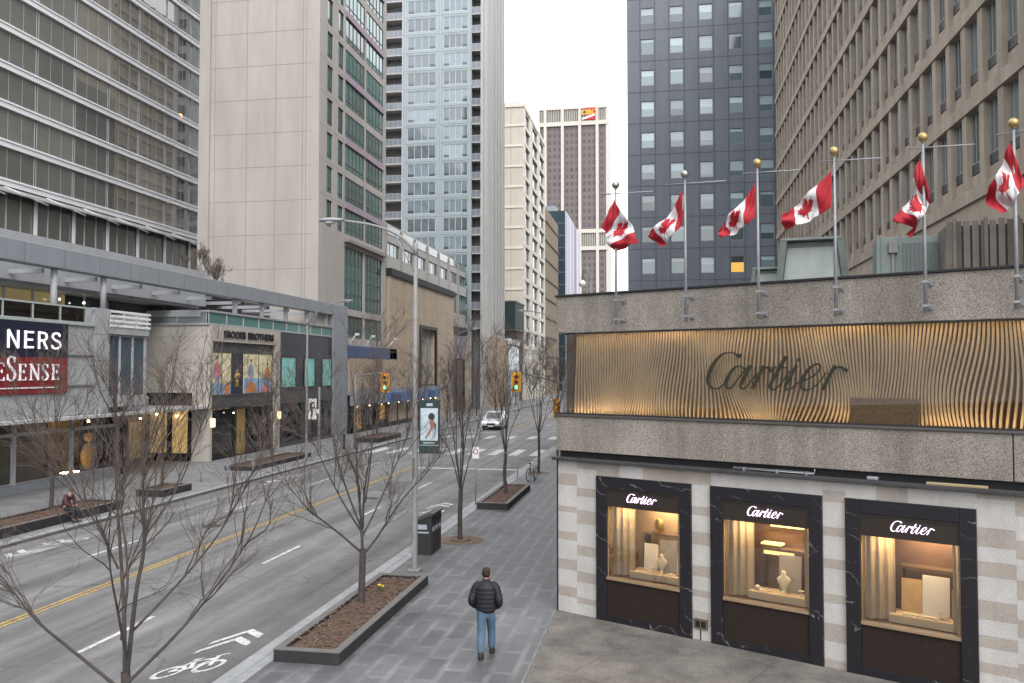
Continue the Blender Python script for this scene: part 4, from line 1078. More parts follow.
zs.append(H_); zs = sorted(set(zs)); m = MB(FX_left(XS)); holes=set()
for j in range(len(zs)-1):
    if any(abs(zs[j]-z) < .01 for z in zw):
        for i in (1,3,5,7): holes.add((i,j))
    if abs(zs[j]-8.9) < .01 or abs(zs[j]-11.6) < .01:
        holes |= {(5,j),(7,j)}
wall_grid(m, us, zs, holes, .22); m.M=None
m.quad((-39.6,YA,0),(XS,YA,0),(XS,YA,H_),(-39.6,YA,H_)); m.quad((-39.6,YA,H_),(XS,YA,H_),(XS,YB,H_),(-39.6,YB,H_)); m.quad((XS,YB,0),(-39.6,YB,0),(-39.6,YB,H_),(XS,YB,H_)); m.quad((-39.6,YA,0),(-39.6,YA,H_),(-39.6,YB,H_),(-39.6,YB,0))
m.build('precast_wall', M_cpan, t)
m = MB()
for z in [11.6+2.97*k for k in range(17)]: m.box(-39.6,XS,YA-.006,YA+.0,z,z+.05)
for x in (-38.6,-35.6,-32.9,-30.4,-30.1): m.box(x-.025,x+.025,YA-.0075,YA-.001,0,H_)
for z in zw: m.box(XS-.0,XS+.006,YA,74.4,z+2.62,z+2.66)
m.build('panel_seams', M_cseam, t)
m = MB(); m.box(-40.0,-39.0,YA-.25,YA+1.0,0,H_); m.box(XS-.6,XS+.02,YA-.03,YA+.02,0,H_); m.build('corner_pilaster', M_cpan, t)
m = MB()
for i,z in enumerate(zw):
    if i % 2 == 0: m.box(XS,XS+.12,74.4,85.4,z+2.37,z+2.98)
m.build('mauve_bands', M_mauve, t)
for i,z in enumerate(zw):
    if z > 44: continue
    for q,(a,b) in enumerate(((70.15,71.45),(72.7,74.05))): window(t, FX_left(XS) @ T(a,.1,z), b-a, 2.35, [.66], [.2], .08, [M_ctf, M_ctg])
    for a,b in ((74.5,79.6),(80.1,85.25)): window(t, FX_left(XS) @ T(a,.02,z), b-a, 2.35, 5, [.25], .09, [M_ctf, M_ctg])
for a,b in ((74.5,79.6),(80.1,85.25)):
    window(t, FX_left(XS) @ T(a,.1,11.6), b-a, 5.8, 5, [.25,.5,.75], .1, [M_ctf, M_ctg]); window(t, FX_left(XS) @ T(a,.1,8.9), b-a, 2.1, 5, 1, .1, [M_ctf, M_ctg])
m = MB(); m.box(XS,XS+.45,74.4,85.6,17.75,18.05); m.build('stone_ledge', M_cseam, t)
# blue sign fascias and lit store at its foot
M_bsign = mat('blue_fascia', (.018,.055,.17), .5, .3, 2.5)
m = MB(); m.box(XS+.02,XS+.5,74.4,89.0,7.05,8.15); m.build('blue_sign_band', M_bsign, t)
m = MB()
for y in (75,79.5,86.5): m.tube([(XS+.3,y,8.15),(XS+.9,y+.2,9.2)],.06,6); m.box(XS+.85,XS+1.2,y+.05,y+.35,9.1,9.3)
m.build('sign_lights', M_white, t)
t = thing('blue_sign_store','street store under a long blue fascia with a row of warm lamps','store',(-30,90,0))
m = MB(); m.box(-33,-28.3,74.5,114,3.55,4.0); m.box(XS+.005,-28.35,74.6,86.4,4.0,7.0,1); m.build('ledge_band', [M_grey, M_sand], t)
m = MB(); m.box(-28.3,-27.7,84.0,104.5,2.55,3.55); m.build('blue_fascia', mat('blue_fascia_steel',(.05,.15,.34),.5,.35,1.5), t)
m = MB(); m.box(-28.3,-27.8,74.6,83.9,2.6,3.5); m.build('grey_fascia', M_grey, t)
m = MB()
for y in (85,92,99): m.box(-27.72,-27.66,y,y+3.2,2.72,3.35)
m.build('sign_plates', M_bsign, t)
m = MB(); m.box(-30.6,-30.4,74.6,106,0,3.5,0); m.build('interior_wall', [M_warmroom], t)
m = MB()
for k in range(9):
    y = 75+3.5*k; m.box(-28.6,-28.35,y,y+.35,0,2.6)
m.box(-28.6,-28.35,74.6,106,0,.45); m.build('shopfront_frame', M_black, t)
m = MB()
for k in range(10): m.ball((-28.0,75.6+3.1*k+.4*(k%3),2.45),.06,8,6)
m.build('fascia_lamps', M_lampw, t)
for k in range(8): window(t, FX_left(-28.5) @ T(75.35+3.5*k,0,.46), 3.15, 2.1, 2, 1, .06, [M_black, clear_glass('store_glass',(.7,.7,.7),2.0)])
for a,b,c,d in ((83.2,84.6,.9,2.3),(76.0,77.6,.3,2.5)):
    m = MB(); m.box(-28.35,-28.31,a,b,c,d); m.build('lit_poster', mat('amber_poster',(.6,.32,.08),.6,.5,1.5,emit=(1,.5,.1),estr=.12), t)

# ------------------------------------------------------------------ glass office tower set back on the left
M_ctw = mat('bronze_mirror_glass', (.125,.125,.112), .015, .12, .4, ior=2.3, rand=.25)
M_alu = mat('pale_aluminium_band', (.70,.70,.73), .6, .06, 1.0)
M_mul = mat('pale_mullion_bar', (.40,.41,.42), .5, .05)
t = thing('bronze_glass_office','long bronze glass office with pale floor bands, set back above the left hand stores','office tower',(-60,60,0))
XG = -52.8; YA, YB = -40.15, 92.4; FHg = 3.19; zb0 = 20.9
m = MB(); m.box(-80,XG-.2,YA,YB,0,zb0+FHg*12); m.build('core', mat('glass_core',(.03,.03,.03),.5,.1), t)
bands = MB(); bars = MB(); rest = MB()
BAY = 4.80; b0 = 64.1
M_litoff = mat('lit_lamp_pane',(1,.55,.15),.5,0,emit=(1,.5,.12),estr=2.0)
for k in range(12):
    z = zb0+FHg*k
    bands.box(XG-.1,XG+.22,YA,YB,z,z+.62); bands.box(XG+.22,XG+.30,YA,YB,z+.44,z+.56)
for i in range(-21,7):
    y = b0+BAY*i
    bars.box(XG-.06,XG+.0,y-.13,y-.09,zb0,zb0+FHg*12); bars.box(XG-.06,XG+.0,y+.09,y+.13,zb0,zb0+FHg*12)
for i in range(-21,6):
    for k in range(12):
        y = b0+BAY*i; z = zb0+FHg*k+.62
        if i >= -2 and k < 9:
            o = window(t, FX_left(XG-.02) @ T(y+.13,0,z), BAY-.26, FHg-.62, 3, 1, .035, [M_mul, M_ctw], tk=.012)
        else:
            rest.quad((XG-.05,y,z),(XG-.05,y+BAY,z),(XG-.05,y+BAY,z+FHg-.62),(XG-.05,y,z+FHg-.62))
o = rest.build('window_rows', M_ctw, t); o['kind']='stuff'
bands.build('floor_bands', M_alu, t); bars.build('mullions', M_mul, t)
m = MB(); m.box(XG-.1,XG+.25,91.2,92.4,0,zb0+FHg*12); m.build('end_pier', M_alu, t)
m = MB()
for y,z in ((86.0,34.2),): m.ball((XG+.03,y,z),.28,8,6)
for y,z in ((83.6,27.4),(83.9,24.2)): m.ball((XG+.03,y,z),.13,8,6)
m.build('office_lamp', M_litoff, t)
# lower storey with heavy posts, leaning struts and sloping eave
m = MB()
for i in range(-4,6):
    y = b0+BAY*i; m.box(XG+.05,XG+.2,y-.15,y+.15,12,zb0-.5)
    m.tube([(XG+.2,y-3.6,zb0-.1),(XG+1.3,y,zb0-1.0)],.07,6)
m.build('posts', M_alu, t)
m = MB(); m.yprism([(XG,zb0-.02),(XG+1.0,zb0-.62),(XG+1.0,zb0-.72),(XG,zb0-.3)],YA,YB); m.build('sloping_eave', mat('ribbed_eave',(.24,.24,.235),.7,.2,2), t)
m = MB(); m.box(XG-.1,XG-.02,YA,YB,11,zb0-.3); m.build('lower_glazing', M_ctw, t)
m = MB()
for i in range(-12,18): y = b0+BAY/3*i; m.box(XG-.02,XG+.06,y-.04,y+.04,12,zb0-.3)
m.build('lower_mullions', M_mul, t)

# ------------------------------------------------------------------ stores under the long grey canopy
t = thing('canopied_retail_podium','grey panelled retail podium with a long canopy, glass railed terrace and two big store signs','store',(-31,40,0))
XP = -28.5
m = MB(); m.box(-52.6,-33.2,-40,68.2,0,11.4); m.build('rear_mass', mat('podium_dark_wall',(.06,.058,.056),.7,.2), t)
m = MB(); m.bbox(XP-.7,XP,-40,74.35,10.74,11.72,.03); m.bbox(-29.2,-28.44,70.9,74.3,0,10.735,.02)
for k in range(-14,28): m.box(XP-.002,XP+.006,2.62*k-.012,2.62*k+.012,10.78,11.68,1)
m.build('canopy_fascia', [M_grey, mat('grey_seam',(.13,.135,.15),.6,.1)], t)
m = MB(); m.box(-31.5,-31,-40,54,10.25,12.62); m.box(-33.2,-31.5,-40,54,12.0,12.6); m.build('upper_fascia', M_grey2, t)
m = MB(); m.box(-31.0,-30.96,40,54.0,12.02,12.10); m.box(-31.0,-30.95,40,54,12.16,12.22); m.build('fascia_slot', M_black, t)
for k in range(28):
    y = -38+3.9*k
    if y < 70: m = MB(); m.box(-31 if y < 54 else -33.2,XP-.7,y-.07,y+.07,10.5,10.72); m.build('canopy_strut', M_grey2, t)
m = MB(); m.box(-33.19,-31.5,-40,54,10.1,10.3); m.build('terrace_soffit', M_grey2, t)
for y in (-3,4.4,11.8,18.9,25.3,29,32.6,36.4,40.1):
    m = MB(); m.tube([(-28.85,y,8.05 if y < 40 else 9.02),(-28.85,y,10.735)],.15,14); m.build('column', M_grey2, t)
m = MB(); m.box(-33.15,XP-.10,-40,38.92,7.75,8.083); m.build('terrace_slab', M_grey2, t)
m = MB(); y = -40
while y < 38: m.box(XP-.03,XP-.01,y+.04,min(y+1.78,38.85),8.25,8.92); y += 1.82
m.build('railing_glass', clear_glass('terrace_rail_glass',(.72,.78,.75),2.0), t)
m = MB(); m.box(XP-.06,XP+.04,-40,38.95,8.92,9.0); m.box(XP-.06,XP+.05,-40,38.95,8.085,8.24); y=-40
while y < 39.5: m.box(XP-.05,XP+.03,y-.03,y+.03,8.24,8.92); y += 1.82
m.build('railing_frame', mat('pale_green_rail',(.36,.40,.39),.5,.08), t)
m = MB()
for k in range(23):
    y = 1+2.05*k
    if y < 48: m.box(-33.0,-32.9,y,y+.1,8.1,10.1)
m.build('terrace_mullions', M_mul, t)
m = MB(); m.box(-33.18,-33.05,-40,42.6,8.1,10.08,0); m.box(-33.18,-33.06,42.6,47.5,8.1,10.08,1); m.build('terrace_glazing', [mat('olive_lit_glass',(.16,.135,.07),.2,.6,.5,emit=(.9,.7,.3),estr=.13), M_darkglass], t)
m = MB(); m.ball((-32.6,41.6,9.75),.06,8,6); m.ball((-32.6,43.6,9.7),.06,8,6); m.build('terrace_lamp', M_lampw, t)
# front wall panels
m = MB(); m.bbox(XP-.6,XP,-40,36.98,3.62,4.74,.01); m.bbox(XP-.6,XP,-40,24.8,4.75,8.07,.01); m.bbox(XP-.6,XP-.03,24.8,36.95,4.742,8.07,.01)
for k in range(3): m.bbox(XP-.6,XP-.02,36.99,38.93,3.62+1.49*k,5.06+1.49*k,.03)
for k in range(4): m.bbox(XP-.6,XP,38.95,40.18,3.62+1.36*k,4.96+1.36*k,.008)
m.box(-33,XP-.61,-40,40.1,3.6,7.7); m.build('front_panels', M_grey2, t)
m = MB()
for k in range(3): m.box(XP-.05,XP+.07,37.0,38.9,5.07+1.49*k,5.11+1.49*k)
m.build('panel_ledges', M_grey, t)
M_navy = mat('navy_sign', (.012,.014,.034), .35, .1); M_rsign = mat('dark_red_sign', (.20,.014,.018), .4, .08)
m = MB(); m.bbox(XP-.02,XP+.10,24.9,36.9,6.43,8.06,.008); sg = m.build('navy_sign_panel', M_navy, t)
h_ = .80; q_ = .088
def st(x, pts, sm=False): ribbon(m, [(x+a,6.83+b*h_,q_) for a,b in pts], .05-.0011*(len(m.f)%9), 0, 0, 5 if sm else 1, sm)
for x, ch in ((28.7,'W'),(30.2,'I'),(31.0,'N'),(32.0,'N'))[:3]+((32.97,'N'),(34.0,'E'),(34.85,'R'),(35.72,'S')):
    m = MB(FX_left(XP+.104))
    if ch == 'W': st(x,[(0,1),(.25,0)]); st(x,[(.25,0),(.5,1)]); st(x,[(.5,1),(.75,0)]); st(x,[(.75,0),(1.0,1)])
    if ch == 'I': st(x,[(.1,0),(.1,1)])
    if ch == 'N': st(x,[(.06,0),(.06,1)]); st(x,[(.06,1),(.64,0)]); st(x,[(.64,0),(.64,1)])
    if ch == 'E': st(x,[(.06,0),(.06,1)]); st(x,[(.0,.93),(.55,.93)]); st(x,[(.06,.5),(.5,.5)]); st(x,[(.0,.07),(.55,.07)])
    if ch == 'R': st(x,[(.06,0),(.06,1)]); st(x,[(.06,.93),(.32,.93),(.5,.86),(.55,.72),(.5,.57),(.32,.49),(.06,.49)],True); st(x,[(.33,.49),(.58,.0)])
    if ch == 'S': st(x,[(.56,.78),(.48,.91),(.3,.95),(.12,.88),(.08,.72),(.18,.58),(.34,.51),(.52,.42),(.6,.26),(.5,.10),(.3,.04),(.1,.10),(.03,.24)],True)
    m.build('letter', M_signw, sg)
m = MB(); m.bbox(XP-.02,XP+.10,24.9,36.9,4.76,6.425,.008); sg = m.build('red_sign_panel', M_rsign, t)
# serif small caps drawn stroke by stroke
def serif(mb, x, z, ch, h, wd):
    th = .16*wd; tn = .06*wd; sl = .05*h
    def bar(x0,z0,x1,z1,w_): ribbon(mb, [(x+x0,z+z0,w_),(x+x1,z+z1,w_)], .05-.0011*(len(mb.f)%7), 0, 0, 1, False)
    def ser(cx, cz, l=.22): bar(cx-l*wd, cz, cx+l*wd, cz, sl)
    if ch == 'E':
        bar(.2*wd,0,.2*wd,h,th); bar(.02*wd,.5*sl,.86*wd,.5*sl,sl); bar(.02*wd,h-.5*sl,.82*wd,h-.5*sl,sl); bar(.2*wd,.52*h,.62*wd,.52*h,sl*.9)
        bar(.84*wd,0,.84*wd,.2*h,tn); bar(.80*wd,h,.80*wd,.8*h,tn); bar(.62*wd,.42*h,.62*wd,.62*h,tn)
    elif ch == 'N':
        bar(.16*wd,0,.16*wd,h,tn); bar(.92*wd,0,.92*wd,h,tn); bar(.14*wd,h,.92*wd,.02*h,th); ser(.16*wd,.5*sl,.16); ser(.12*wd,h-.5*sl,.14); ser(.92*wd,h-.5*sl,.16)
    elif ch == 'S':
        ribbon(mb, [(x+a*wd,z+b*h,c*wd) for a,b,c in ((.78,.80,.07),(.66,.95,.08),(.45,1.0,.09),(.22,.92,.13),(.16,.76,.17),(.30,.60,.18),(.56,.47,.19),(.78,.32,.18),(.80,.16,.15),(.62,.03,.1),(.40,-.01,.08),(.2,.06,.07),(.12,.22,.06))], .05, 0, 0, 6)
        bar(.78*wd,.76*h,.78*wd,.98*h,tn); bar(.12*wd,.02*h,.12*wd,.26*h,tn)
    elif ch == 'H':
        bar(.18*wd,0,.18*wd,h,th); bar(.85*wd,0,.85*wd,h,th); bar(.18*wd,.5*h,.85*wd,.5*h,sl)
        for q in (.18,.85): ser(q*wd,.5*sl,.17); ser(q*wd,h-.5*sl,.17)
    elif ch == 'O':
        ribbon(mb, [(x+wd*(.5+.42*math.cos(a*.2618)),z+h*(.5+.5*math.sin(a*.2618)),wd*(.07+.1*abs(math.cos(a*.2618)))) for a in range(25)], .05, 0, 0, 2)
    elif ch == 'M':
        bar(.1*wd,0,.14*wd,h,tn); bar(.92*wd,0,.9*wd,h,th); bar(.14*wd,h,.5*wd,.05*h,th); bar(.5*wd,.05*h,.9*wd,h,tn); ser(.1*wd,.5*sl,.14); ser(.92*wd,.5*sl,.16)
M_serif = mat('white_serif_letters',(.72,.71,.73),.5,0,emit=(.95,.9,1),estr=.25); x = 29.68
for ch, h, wd, ad in (('H',1.02,.85,.95),('O',.78,.75,.8),('M',.78,.85,.9),('E',.78,.58,.66)): m = MB(FX_left(XP+.104)); serif(m, x, 5.38, ch, h, wd); x += ad; m.build('letter', M_serif, sg)
x = 32.95
for ch, h, wd, ad in (('S',1.06,.62,.72),('E',.74,.55,.70),('N',.74,.62,.78),('S',.74,.50,.68),('E',.74,.55,.6)): m = MB(FX_left(XP+.104)); serif(m, x, 5.38, ch, h, wd); x += ad*.98; m.build('letter', M_serif, sg)
MB(FX_left(XP+.104)).box(26,36.2,-.03,0,5.0,5.06).build('underline', M_white, sg)
# street level under the sign: canopy edge, recessed lit shopfront
m = MB(); m.bbox(XP-1.9,XP+.35,-40,39.9,3.42,3.6,.02); m.build('street_canopy', mat('pale_soffit',(.46,.46,.46),.6,.08), t)
m = MB(); m.box(-33.0,-32.8,-40,50.4,0,3.4); m.build('shop_interior', mat('shop_interior_wall',(.10,.085,.07),.8,.5,.6), t)
m = MB()
for y in (22,26.2,30.4,33.0,35.6,39.6,43.4): m.box(-30.3,-30.1,y-.07,y+.07,.2,3.4)
m.box(-30.35,-30.05,-40,43.45,0,.42,1); m.box(-30.3,-30.1,-40,43.4,2.75,2.85); m.build('shopfront_frame', [M_mul, M_grey], t)
for a,b in ((22.07,26.13),(26.27,30.33),(30.47,32.93),(33.07,35.53),(35.67,39.53),(39.67,43.33)):
    window(t, FX_left(-30.2) @ T(a,0,.43), b-a, 2.3, 1, 1, .05, [M_mul, clear_glass('store_glass',(.7,.7,.7),2.0)])
m = MB(); rs = random.Random(4)
m.ball((-31.2,42.3,1.1),.52,12,8,sc=(.6,1,1.45)); m.ball((-31.2,42.3,2.15),.26,12,8); m.build('gilded_window_display', mat('gilded_display',(.55,.33,.12),.5,.6,3,emit=(1,.55,.2),estr=.12), t)
m = MB(); m.box(-31,-30.6,39.8,40.8,.44,.50); m.ball((-31,42.0,3.05),.07,8,6); m.build('shop_lamp', M_lamp, t)
m = MB(); m.box(-32.6,-32.5,40.9,43.3,.3,3.3); m.build('tan_backdrop', mat('tan_backdrop',(.35,.24,.14),.8,.3,1.5), t)
# bay with tall windows
m = MB(); m.box(-33,XP-.05,40.2,43.75,3.9,4.4); m.box(-33,XP-.05,40.2,43.75,7.75,8.1); m.box(-33,-28.7,43.6,43.75,4.4,9.0); m.box(-33,-29.9,43.45,43.75,0,3.9,1); m.build('bay_frame', [M_grey2, M_black], t)
for k in range(3): window(t, FX_left(XP-.2) @ T(40.25+1.12*k,0,4.42), 1.1, 3.3, 1, 1, .06, [M_mul, mat('bay_glass',(.06,.085,.11),.05,0,rand=.3,ior=2)])
m = MB()
for k in range(4): m.box(XP-.12,XP+.0,40.2,43.8,8.14+.25*k,8.26+.25*k)
for q in (40.3,41.5,42.6,43.6): m.box(XP-.16,XP-.06,q-.04,q+.04,8.1,9.0)
m.box(-33,XP-.16,43.68,43.76,8.1,9.0); m.build('bay_railing', M_white, t)
m = MB(); m.bbox(-33.0,XP+.05,40.2,50.3,3.4,3.58,.02); m.build('entrance_canopy', MATS['pale_soffit'], t)
m = MB()
for q in (44.6,46.2,47.8,49.4): m.box(-32.7,-32.5,q-.06,q+.06,0,3.4)
m.build('entrance_posts', M_mul, t)
m = MB(); m.box(-32.74,-32.69,48.0,49.3,.3,2.6); m.build('lit_entrance', mat('amber_entrance',(.5,.34,.12),.5,.6,1.5,emit=(1,.68,.25),estr=.12), t)
m = MB(); m.ball((-32.4,48.8,2.8),.07,8,6); m.build('entrance_lamp', M_lamp, t)

# ------------------------------------------------------------------ clothing store with stone frame
t = thing('clothing_store','stone framed clothing store with two tall figure posters under a teal glass band','store',(-31,60,0))
M_lime = mat('buff_store_stone', (.44,.405,.365), .8, .08, .9, .08, fine=.06)
m = MB(); m.bbox(-33,XP,50.3,60.45,7.72,8.75,.01); m.bbox(-29.2,XP,50.3,50.62,4.4,7.715,.01); m.bbox(-29.4,XP,59.7,60.45,0,7.715,.01)
m.box(-33,-28.9,50.31,50.6,4.4,8.7); m.build('stone_frame', M_lime, t)
m = MB()
for k in range(5): m.box(-32.9,XP+.001,50.292,50.299,4.6+.85*k,4.625+.85*k)
m.build('stone_joints', mat('store_stone_joint',(.33,.3,.27),.8,.1), t)
m = MB(); m.box(-33,-28.9,50.65,59.68,0,7.7); m.build('dark_recess', mat('charcoal_recess',(.028,.028,.03),.6,.2), t)
m = MB(FY(50.62)); m.box(-32.9,-31.7,.0,.02,.5,3.3); m.box(-31.3,-30.2,.0,.02,.5,3.3); m.build('side_window', mat('amber_side_window',(.4,.28,.12),.5,.7,1.6,emit=(1,.66,.25),estr=.3), t)
m = MB()
for x in (-33,-31.5,-30.05): m.box(x-.1,x+.1,50.5,50.64,0,4.4)
m.box(-33,-30,50.5,50.64,0,.5); m.box(-33,-30,50.5,50.64,3.3,4.4); m.build('side_frame', M_black, t)
m = MB(); m.ball((-32.3,50.45,3.0),.09,8,6); m.ball((-30.9,50.45,2.9),.08,8,6); m.build('side_lamp', M_lamp, t)
m = MB(); m.bbox(-29.75,XP,50.3,50.62,0,4.39,.01); m.build('stone_jamb', M_lime, t)
m = MB(); m.box(-28.9,-28.72,50.65,59.65,7.05,7.7); m.box(-28.9,-28.7,50.65,59.65,3.35,4.2,); m.box(-28.9,-28.66,50.65,59.65,4.12,4.22); m.box(-28.9,-28.66,50.65,59.65,7.0,7.08); m.build('spandrels', mat('charcoal_spandrel',(.06,.06,.062),.5,.15), t)
m = MB(); m.box(-28.9,-28.7,53.35,54.95,4.23,6.99); pn = m.build('navy_panel', mat('deep_navy_panel',(.012,.018,.04),.4,.1), t)
m = MB(FX_left(-28.69)); M_og = mat('old_gold',(.5,.34,.08),.4,.2,metal=.4)
for z,r_ in ((5.45,.24),(5.1,.16),(5.78,.1)): m.tube([(54.15,-.0,z),(54.15,-.04,z)],r_,14)
m.box(53.98,54.06,-.035,0,4.75,5.2); m.box(54.24,54.32,-.035,0,4.75,5.2); m.tube([(53.95,-.02,5.65),(53.85,-.02,5.3)],.05,6); m.tube([(54.35,-.02,5.65),(54.45,-.02,5.3)],.05,6); m.build('gold_emblem', M_og, pn)
M_pbg = mat('poster_sand',(.72,.66,.42),.6,.12,2); M_psea = mat('poster_sea',(.25,.42,.62),.6,.3,2); M_pink = mat('poster_pink_shirt',(.62,.22,.28),.6,.1); M_phair = mat('poster_hair',(.05,.03,.02),.6,0)
M_pskin = mat('poster_skin',(.5,.28,.18),.6,0); M_pjean = mat('poster_jeans',(.28,.33,.45),.6,.1); M_pora = mat('poster_orange',(.62,.22,.06),.6,.4,4)
PM = [M_pbg,M_psea,M_pink,M_phair,M_pskin,M_pjean,M_pora,M_white]
def figure(m, x, z, s, top, hair=3):
    """flat printed figure: legs, shirt, arms, head and hair, each ink a hair's breadth proud"""
    y = -.002
    m.add([(x-.13*s,y,z),(x-.02*s,y,z),(x+.0*s,y,z+.8*s),(x-.2*s,y,z+.85*s)],[(0,1,2,3)],5); m.add([(x+.02*s,y,z),(x+.14*s,y,z),(x+.2*s,y,z+.85*s),(x+.0*s,y,z+.8*s)],[(0,1,2,3)],5)
    y -= .002; m.add([(x-.2*s,y,z+.78*s),(x+.2*s,y,z+.78*s),(x+.23*s,y,z+1.3*s),(x+.12*s,y,z+1.42*s),(x-.12*s,y,z+1.42*s),(x-.23*s,y,z+1.3*s)],[tuple(range(6))],top)
    y -= .002
    for q in (-1,1): m.add([(x+q*.22*s,y,z+1.36*s),(x+q*.34*s,y,z+1.0*s),(x+q*.28*s,y,z+.66*s),(x+q*.19*s,y,z+.7*s),(x+q*.2*s,y,z+1.0*s)],[(0,1,2,3,4)],top)
    y -= .002; n=14
    m.add([(x+.095*s*math.cos(a*6.283/n),y,z+1.56*s+.13*s*math.sin(a*6.283/n)) for a in range(n)],[tuple(range(n))],4)
    y -= .002; m.add([(x+.1*s*math.cos(a*6.283/n),y,z+1.63*s+.085*s*math.sin(a*6.283/n)) for a in range(n)],[tuple(range(n))],3)
m = MB(FX_left(-28.66)); m.box(50.85,53.25,0,.05,4.25,6.98,0); m.quad((50.86,-.001,4.26),(53.24,-.001,4.26),(53.24,-.001,5.0),(50.86,-.001,5.0),1); m.box(52.0,52.06,-.02,-.0015,4.25,6.98,3)
figure(m,51.45,4.27,1.5,2); m.add([(52.4,-.003,4.3),(53.1,-.003,4.3),(53.0,-.003,5.0),(52.7,-.003,5.2),(52.45,-.003,4.9)],[(0,1,2,3,4)],6)
m.build('figure_poster', PM, t, 'poster of a figure in a pink shirt')
m = MB(FX_left(-28.66)); m.box(55.05,59.35,0,.05,4.25,6.98,0); m.quad((55.06,-.001,4.26),(59.34,-.001,4.26),(59.34,-.001,5.3),(55.06,-.001,5.3),1); m.box(57.2,57.27,-.02,-.0015,4.25,6.98,3)
figure(m,56.1,4.6,1.2,5); figure(m,58.6,4.3,1.25,6); m.add([(55.3,-.012,4.3),(57.0,-.012,4.3),(56.7,-.012,4.9),(56.0,-.012,5.1),(55.5,-.012,4.85)],[(0,1,2,3,4)],6)
m.add([(57.5,-.013,4.3),(59.2,-.013,4.3),(58.9,-.013,4.8),(58.0,-.013,4.9)],[(0,1,2,3)],2); m.build('figure_poster', PM, t, 'poster of several figures on a beach')
for word, y0_, w_ in (('BROOKS',51.9,2.95),('BROTHERS',55.2,4.0)):
    v,f = text_mb(word, .62, .06, 1.02, 0, 'LEFT', .02); wmax = max(p[0] for p in v)
    m = MB(FX_left(XP+.03) @ T(y0_,0,8.04) @ Matrix.Diagonal((w_/wmax,1,1.0,1))); m.add(v,f); m.build('fascia_lettering', M_black, t)
# teal glass band over the whole front
m = MB(); m.box(-33,XP-.05,50.2,71.0,8.762,8.86); m.box(-33,XP-.05,50.2,71.0,9.6,9.72); m.build('band_frame', M_grey2, t)
for k in range(9): window(t, FX_left(XP-.1) @ T(50.25+2.3*k,0,8.865), 2.28, .73, 1, 1, .03, [M_mul, mat('teal_band_glass',(.13,.27,.25),.08,0,rand=.2,ior=1.8)])
for k in range(2): window(t, FY(50.22) @ T(-32.9+2.1*k,0,8.865), 2.05, .73, 1, 1, .03, [M_mul, M_paleglass])
m = MB()
for y in (54,58,62,66,70): m.box(-28.95,-28.7,y-.12,y+.12,9.725,10.73)
m.box(-33,-29.2,50.2,71,9.3,9.59); m.build('band_posts', M_grey2, t)
# dark half of the store
m = MB(); m.box(-33,XP-.1,60.46,70.88,0,8.75); m.build('dark_front', mat('navy_black_front',(.022,.024,.034),.4,.25,.8), t)
M_teall = mat('teal_lit_panel',(.2,.5,.46),.4,.25,.8,emit=(.35,.95,.85),estr=.05)
for a,b in ((60.75,63.4),(65.0,67.15),(68.7,70.75)): window(t, FX_left(XP-.095) @ T(a,-.05,4.5), b-a, 2.4, 1, 1, .05, [M_black, M_teall])
m = MB(); m.box(XP-.1,XP+.02,60.6,70.8,3.3,4.2); m.box(XP-.1,XP,60.6,70.8,.0,.3); m.build('dark_bands', MATS['charcoal_spandrel'], t)
for a,b in ((60.9,63.6),(64.2,66.8),(67.4,70.4)): window(t, FX_left(XP-.09) @ T(a,-.05,.35), b-a, 2.9, 1, 1, .08, [M_black, M_darkglass])
# ground-floor windows and door of the stone half
M_winroom = mat('window_display_glow',(.3,.2,.12),.7,.8,1.4,emit=(1,.62,.28),estr=.28)
for a,b,nm in ((50.7,53.45,'shop_window'),(56.1,59.55,'shop_window')):
    m = MB(); m.box(-28.89,-28.8,a,b,.45,3.3); o = m.build(nm, M_winroom, t)
    m = MB(); n=3
    for k in range(n+1): q=a+(b-a)*k/n; m.box(-28.79,-28.66,q-.05,q+.05,.45,3.3)
    m.box(-28.8,-28.62,a,b,0,.45); m.build('window_frame', M_black, o)
    m = MB(); rs = random.Random(int(a*10))
    for k in range(3):
        q = a+.5+(b-a-.9)*k/2; m.loft([(-28.7,q,.5,.03,.05),(-28.7,q,1.0,.04,.1),(-28.7,q,1.35,.05,.17),(-28.7,q,1.7,.05,.2),(-28.7,q,1.9,.02,.05),(-28.7,q,2.1,.03,.08),(-28.7,q,2.2,.01,.02)],10)
    p_ = MB(); p_.box(-28.655,-28.65,a+.05,b-.05,.46,3.29); p_.build('glass_pane', clear_glass('store_glass',(.7,.7,.7),2.0), o)
    m.build('clothed_dummy', mat('pale_clothing',(.5,.42,.36),.8,.4,2), o)
m = MB(); m.box(-28.89,-28.78,53.85,55.6,.1,3.2); o = m.build('door', mat('door_glow',(.2,.14,.05),.4,.5,2,emit=(1,.65,.2),estr=.07), t)
m = MB(); m.box(-28.78,-28.55,53.6,53.9,0,3.35); m.box(-28.78,-28.55,55.55,55.95,0,3.35); m.box(-28.78,-28.5,53.6,55.95,3.2,3.36); m.tube([(-28.7,54.7,.9),(-28.7,54.7,1.7)],.03,6); m.build('door_frame', M_black, o)
for y in (60.08,50.5):
    m = MB(); m.bbox(XP,XP+.22,y-.13,y+.13,2.2,2.75,.02); m.build('wall_lantern', mat('lantern_glass',(.8,.6,.3),.5,0,emit=(1,.75,.4),estr=1.6), t)
m = MB(); m.ball((-28.3,53.0,3.0),.05,6,5); m.build('wall_spot', M_lampw, t)

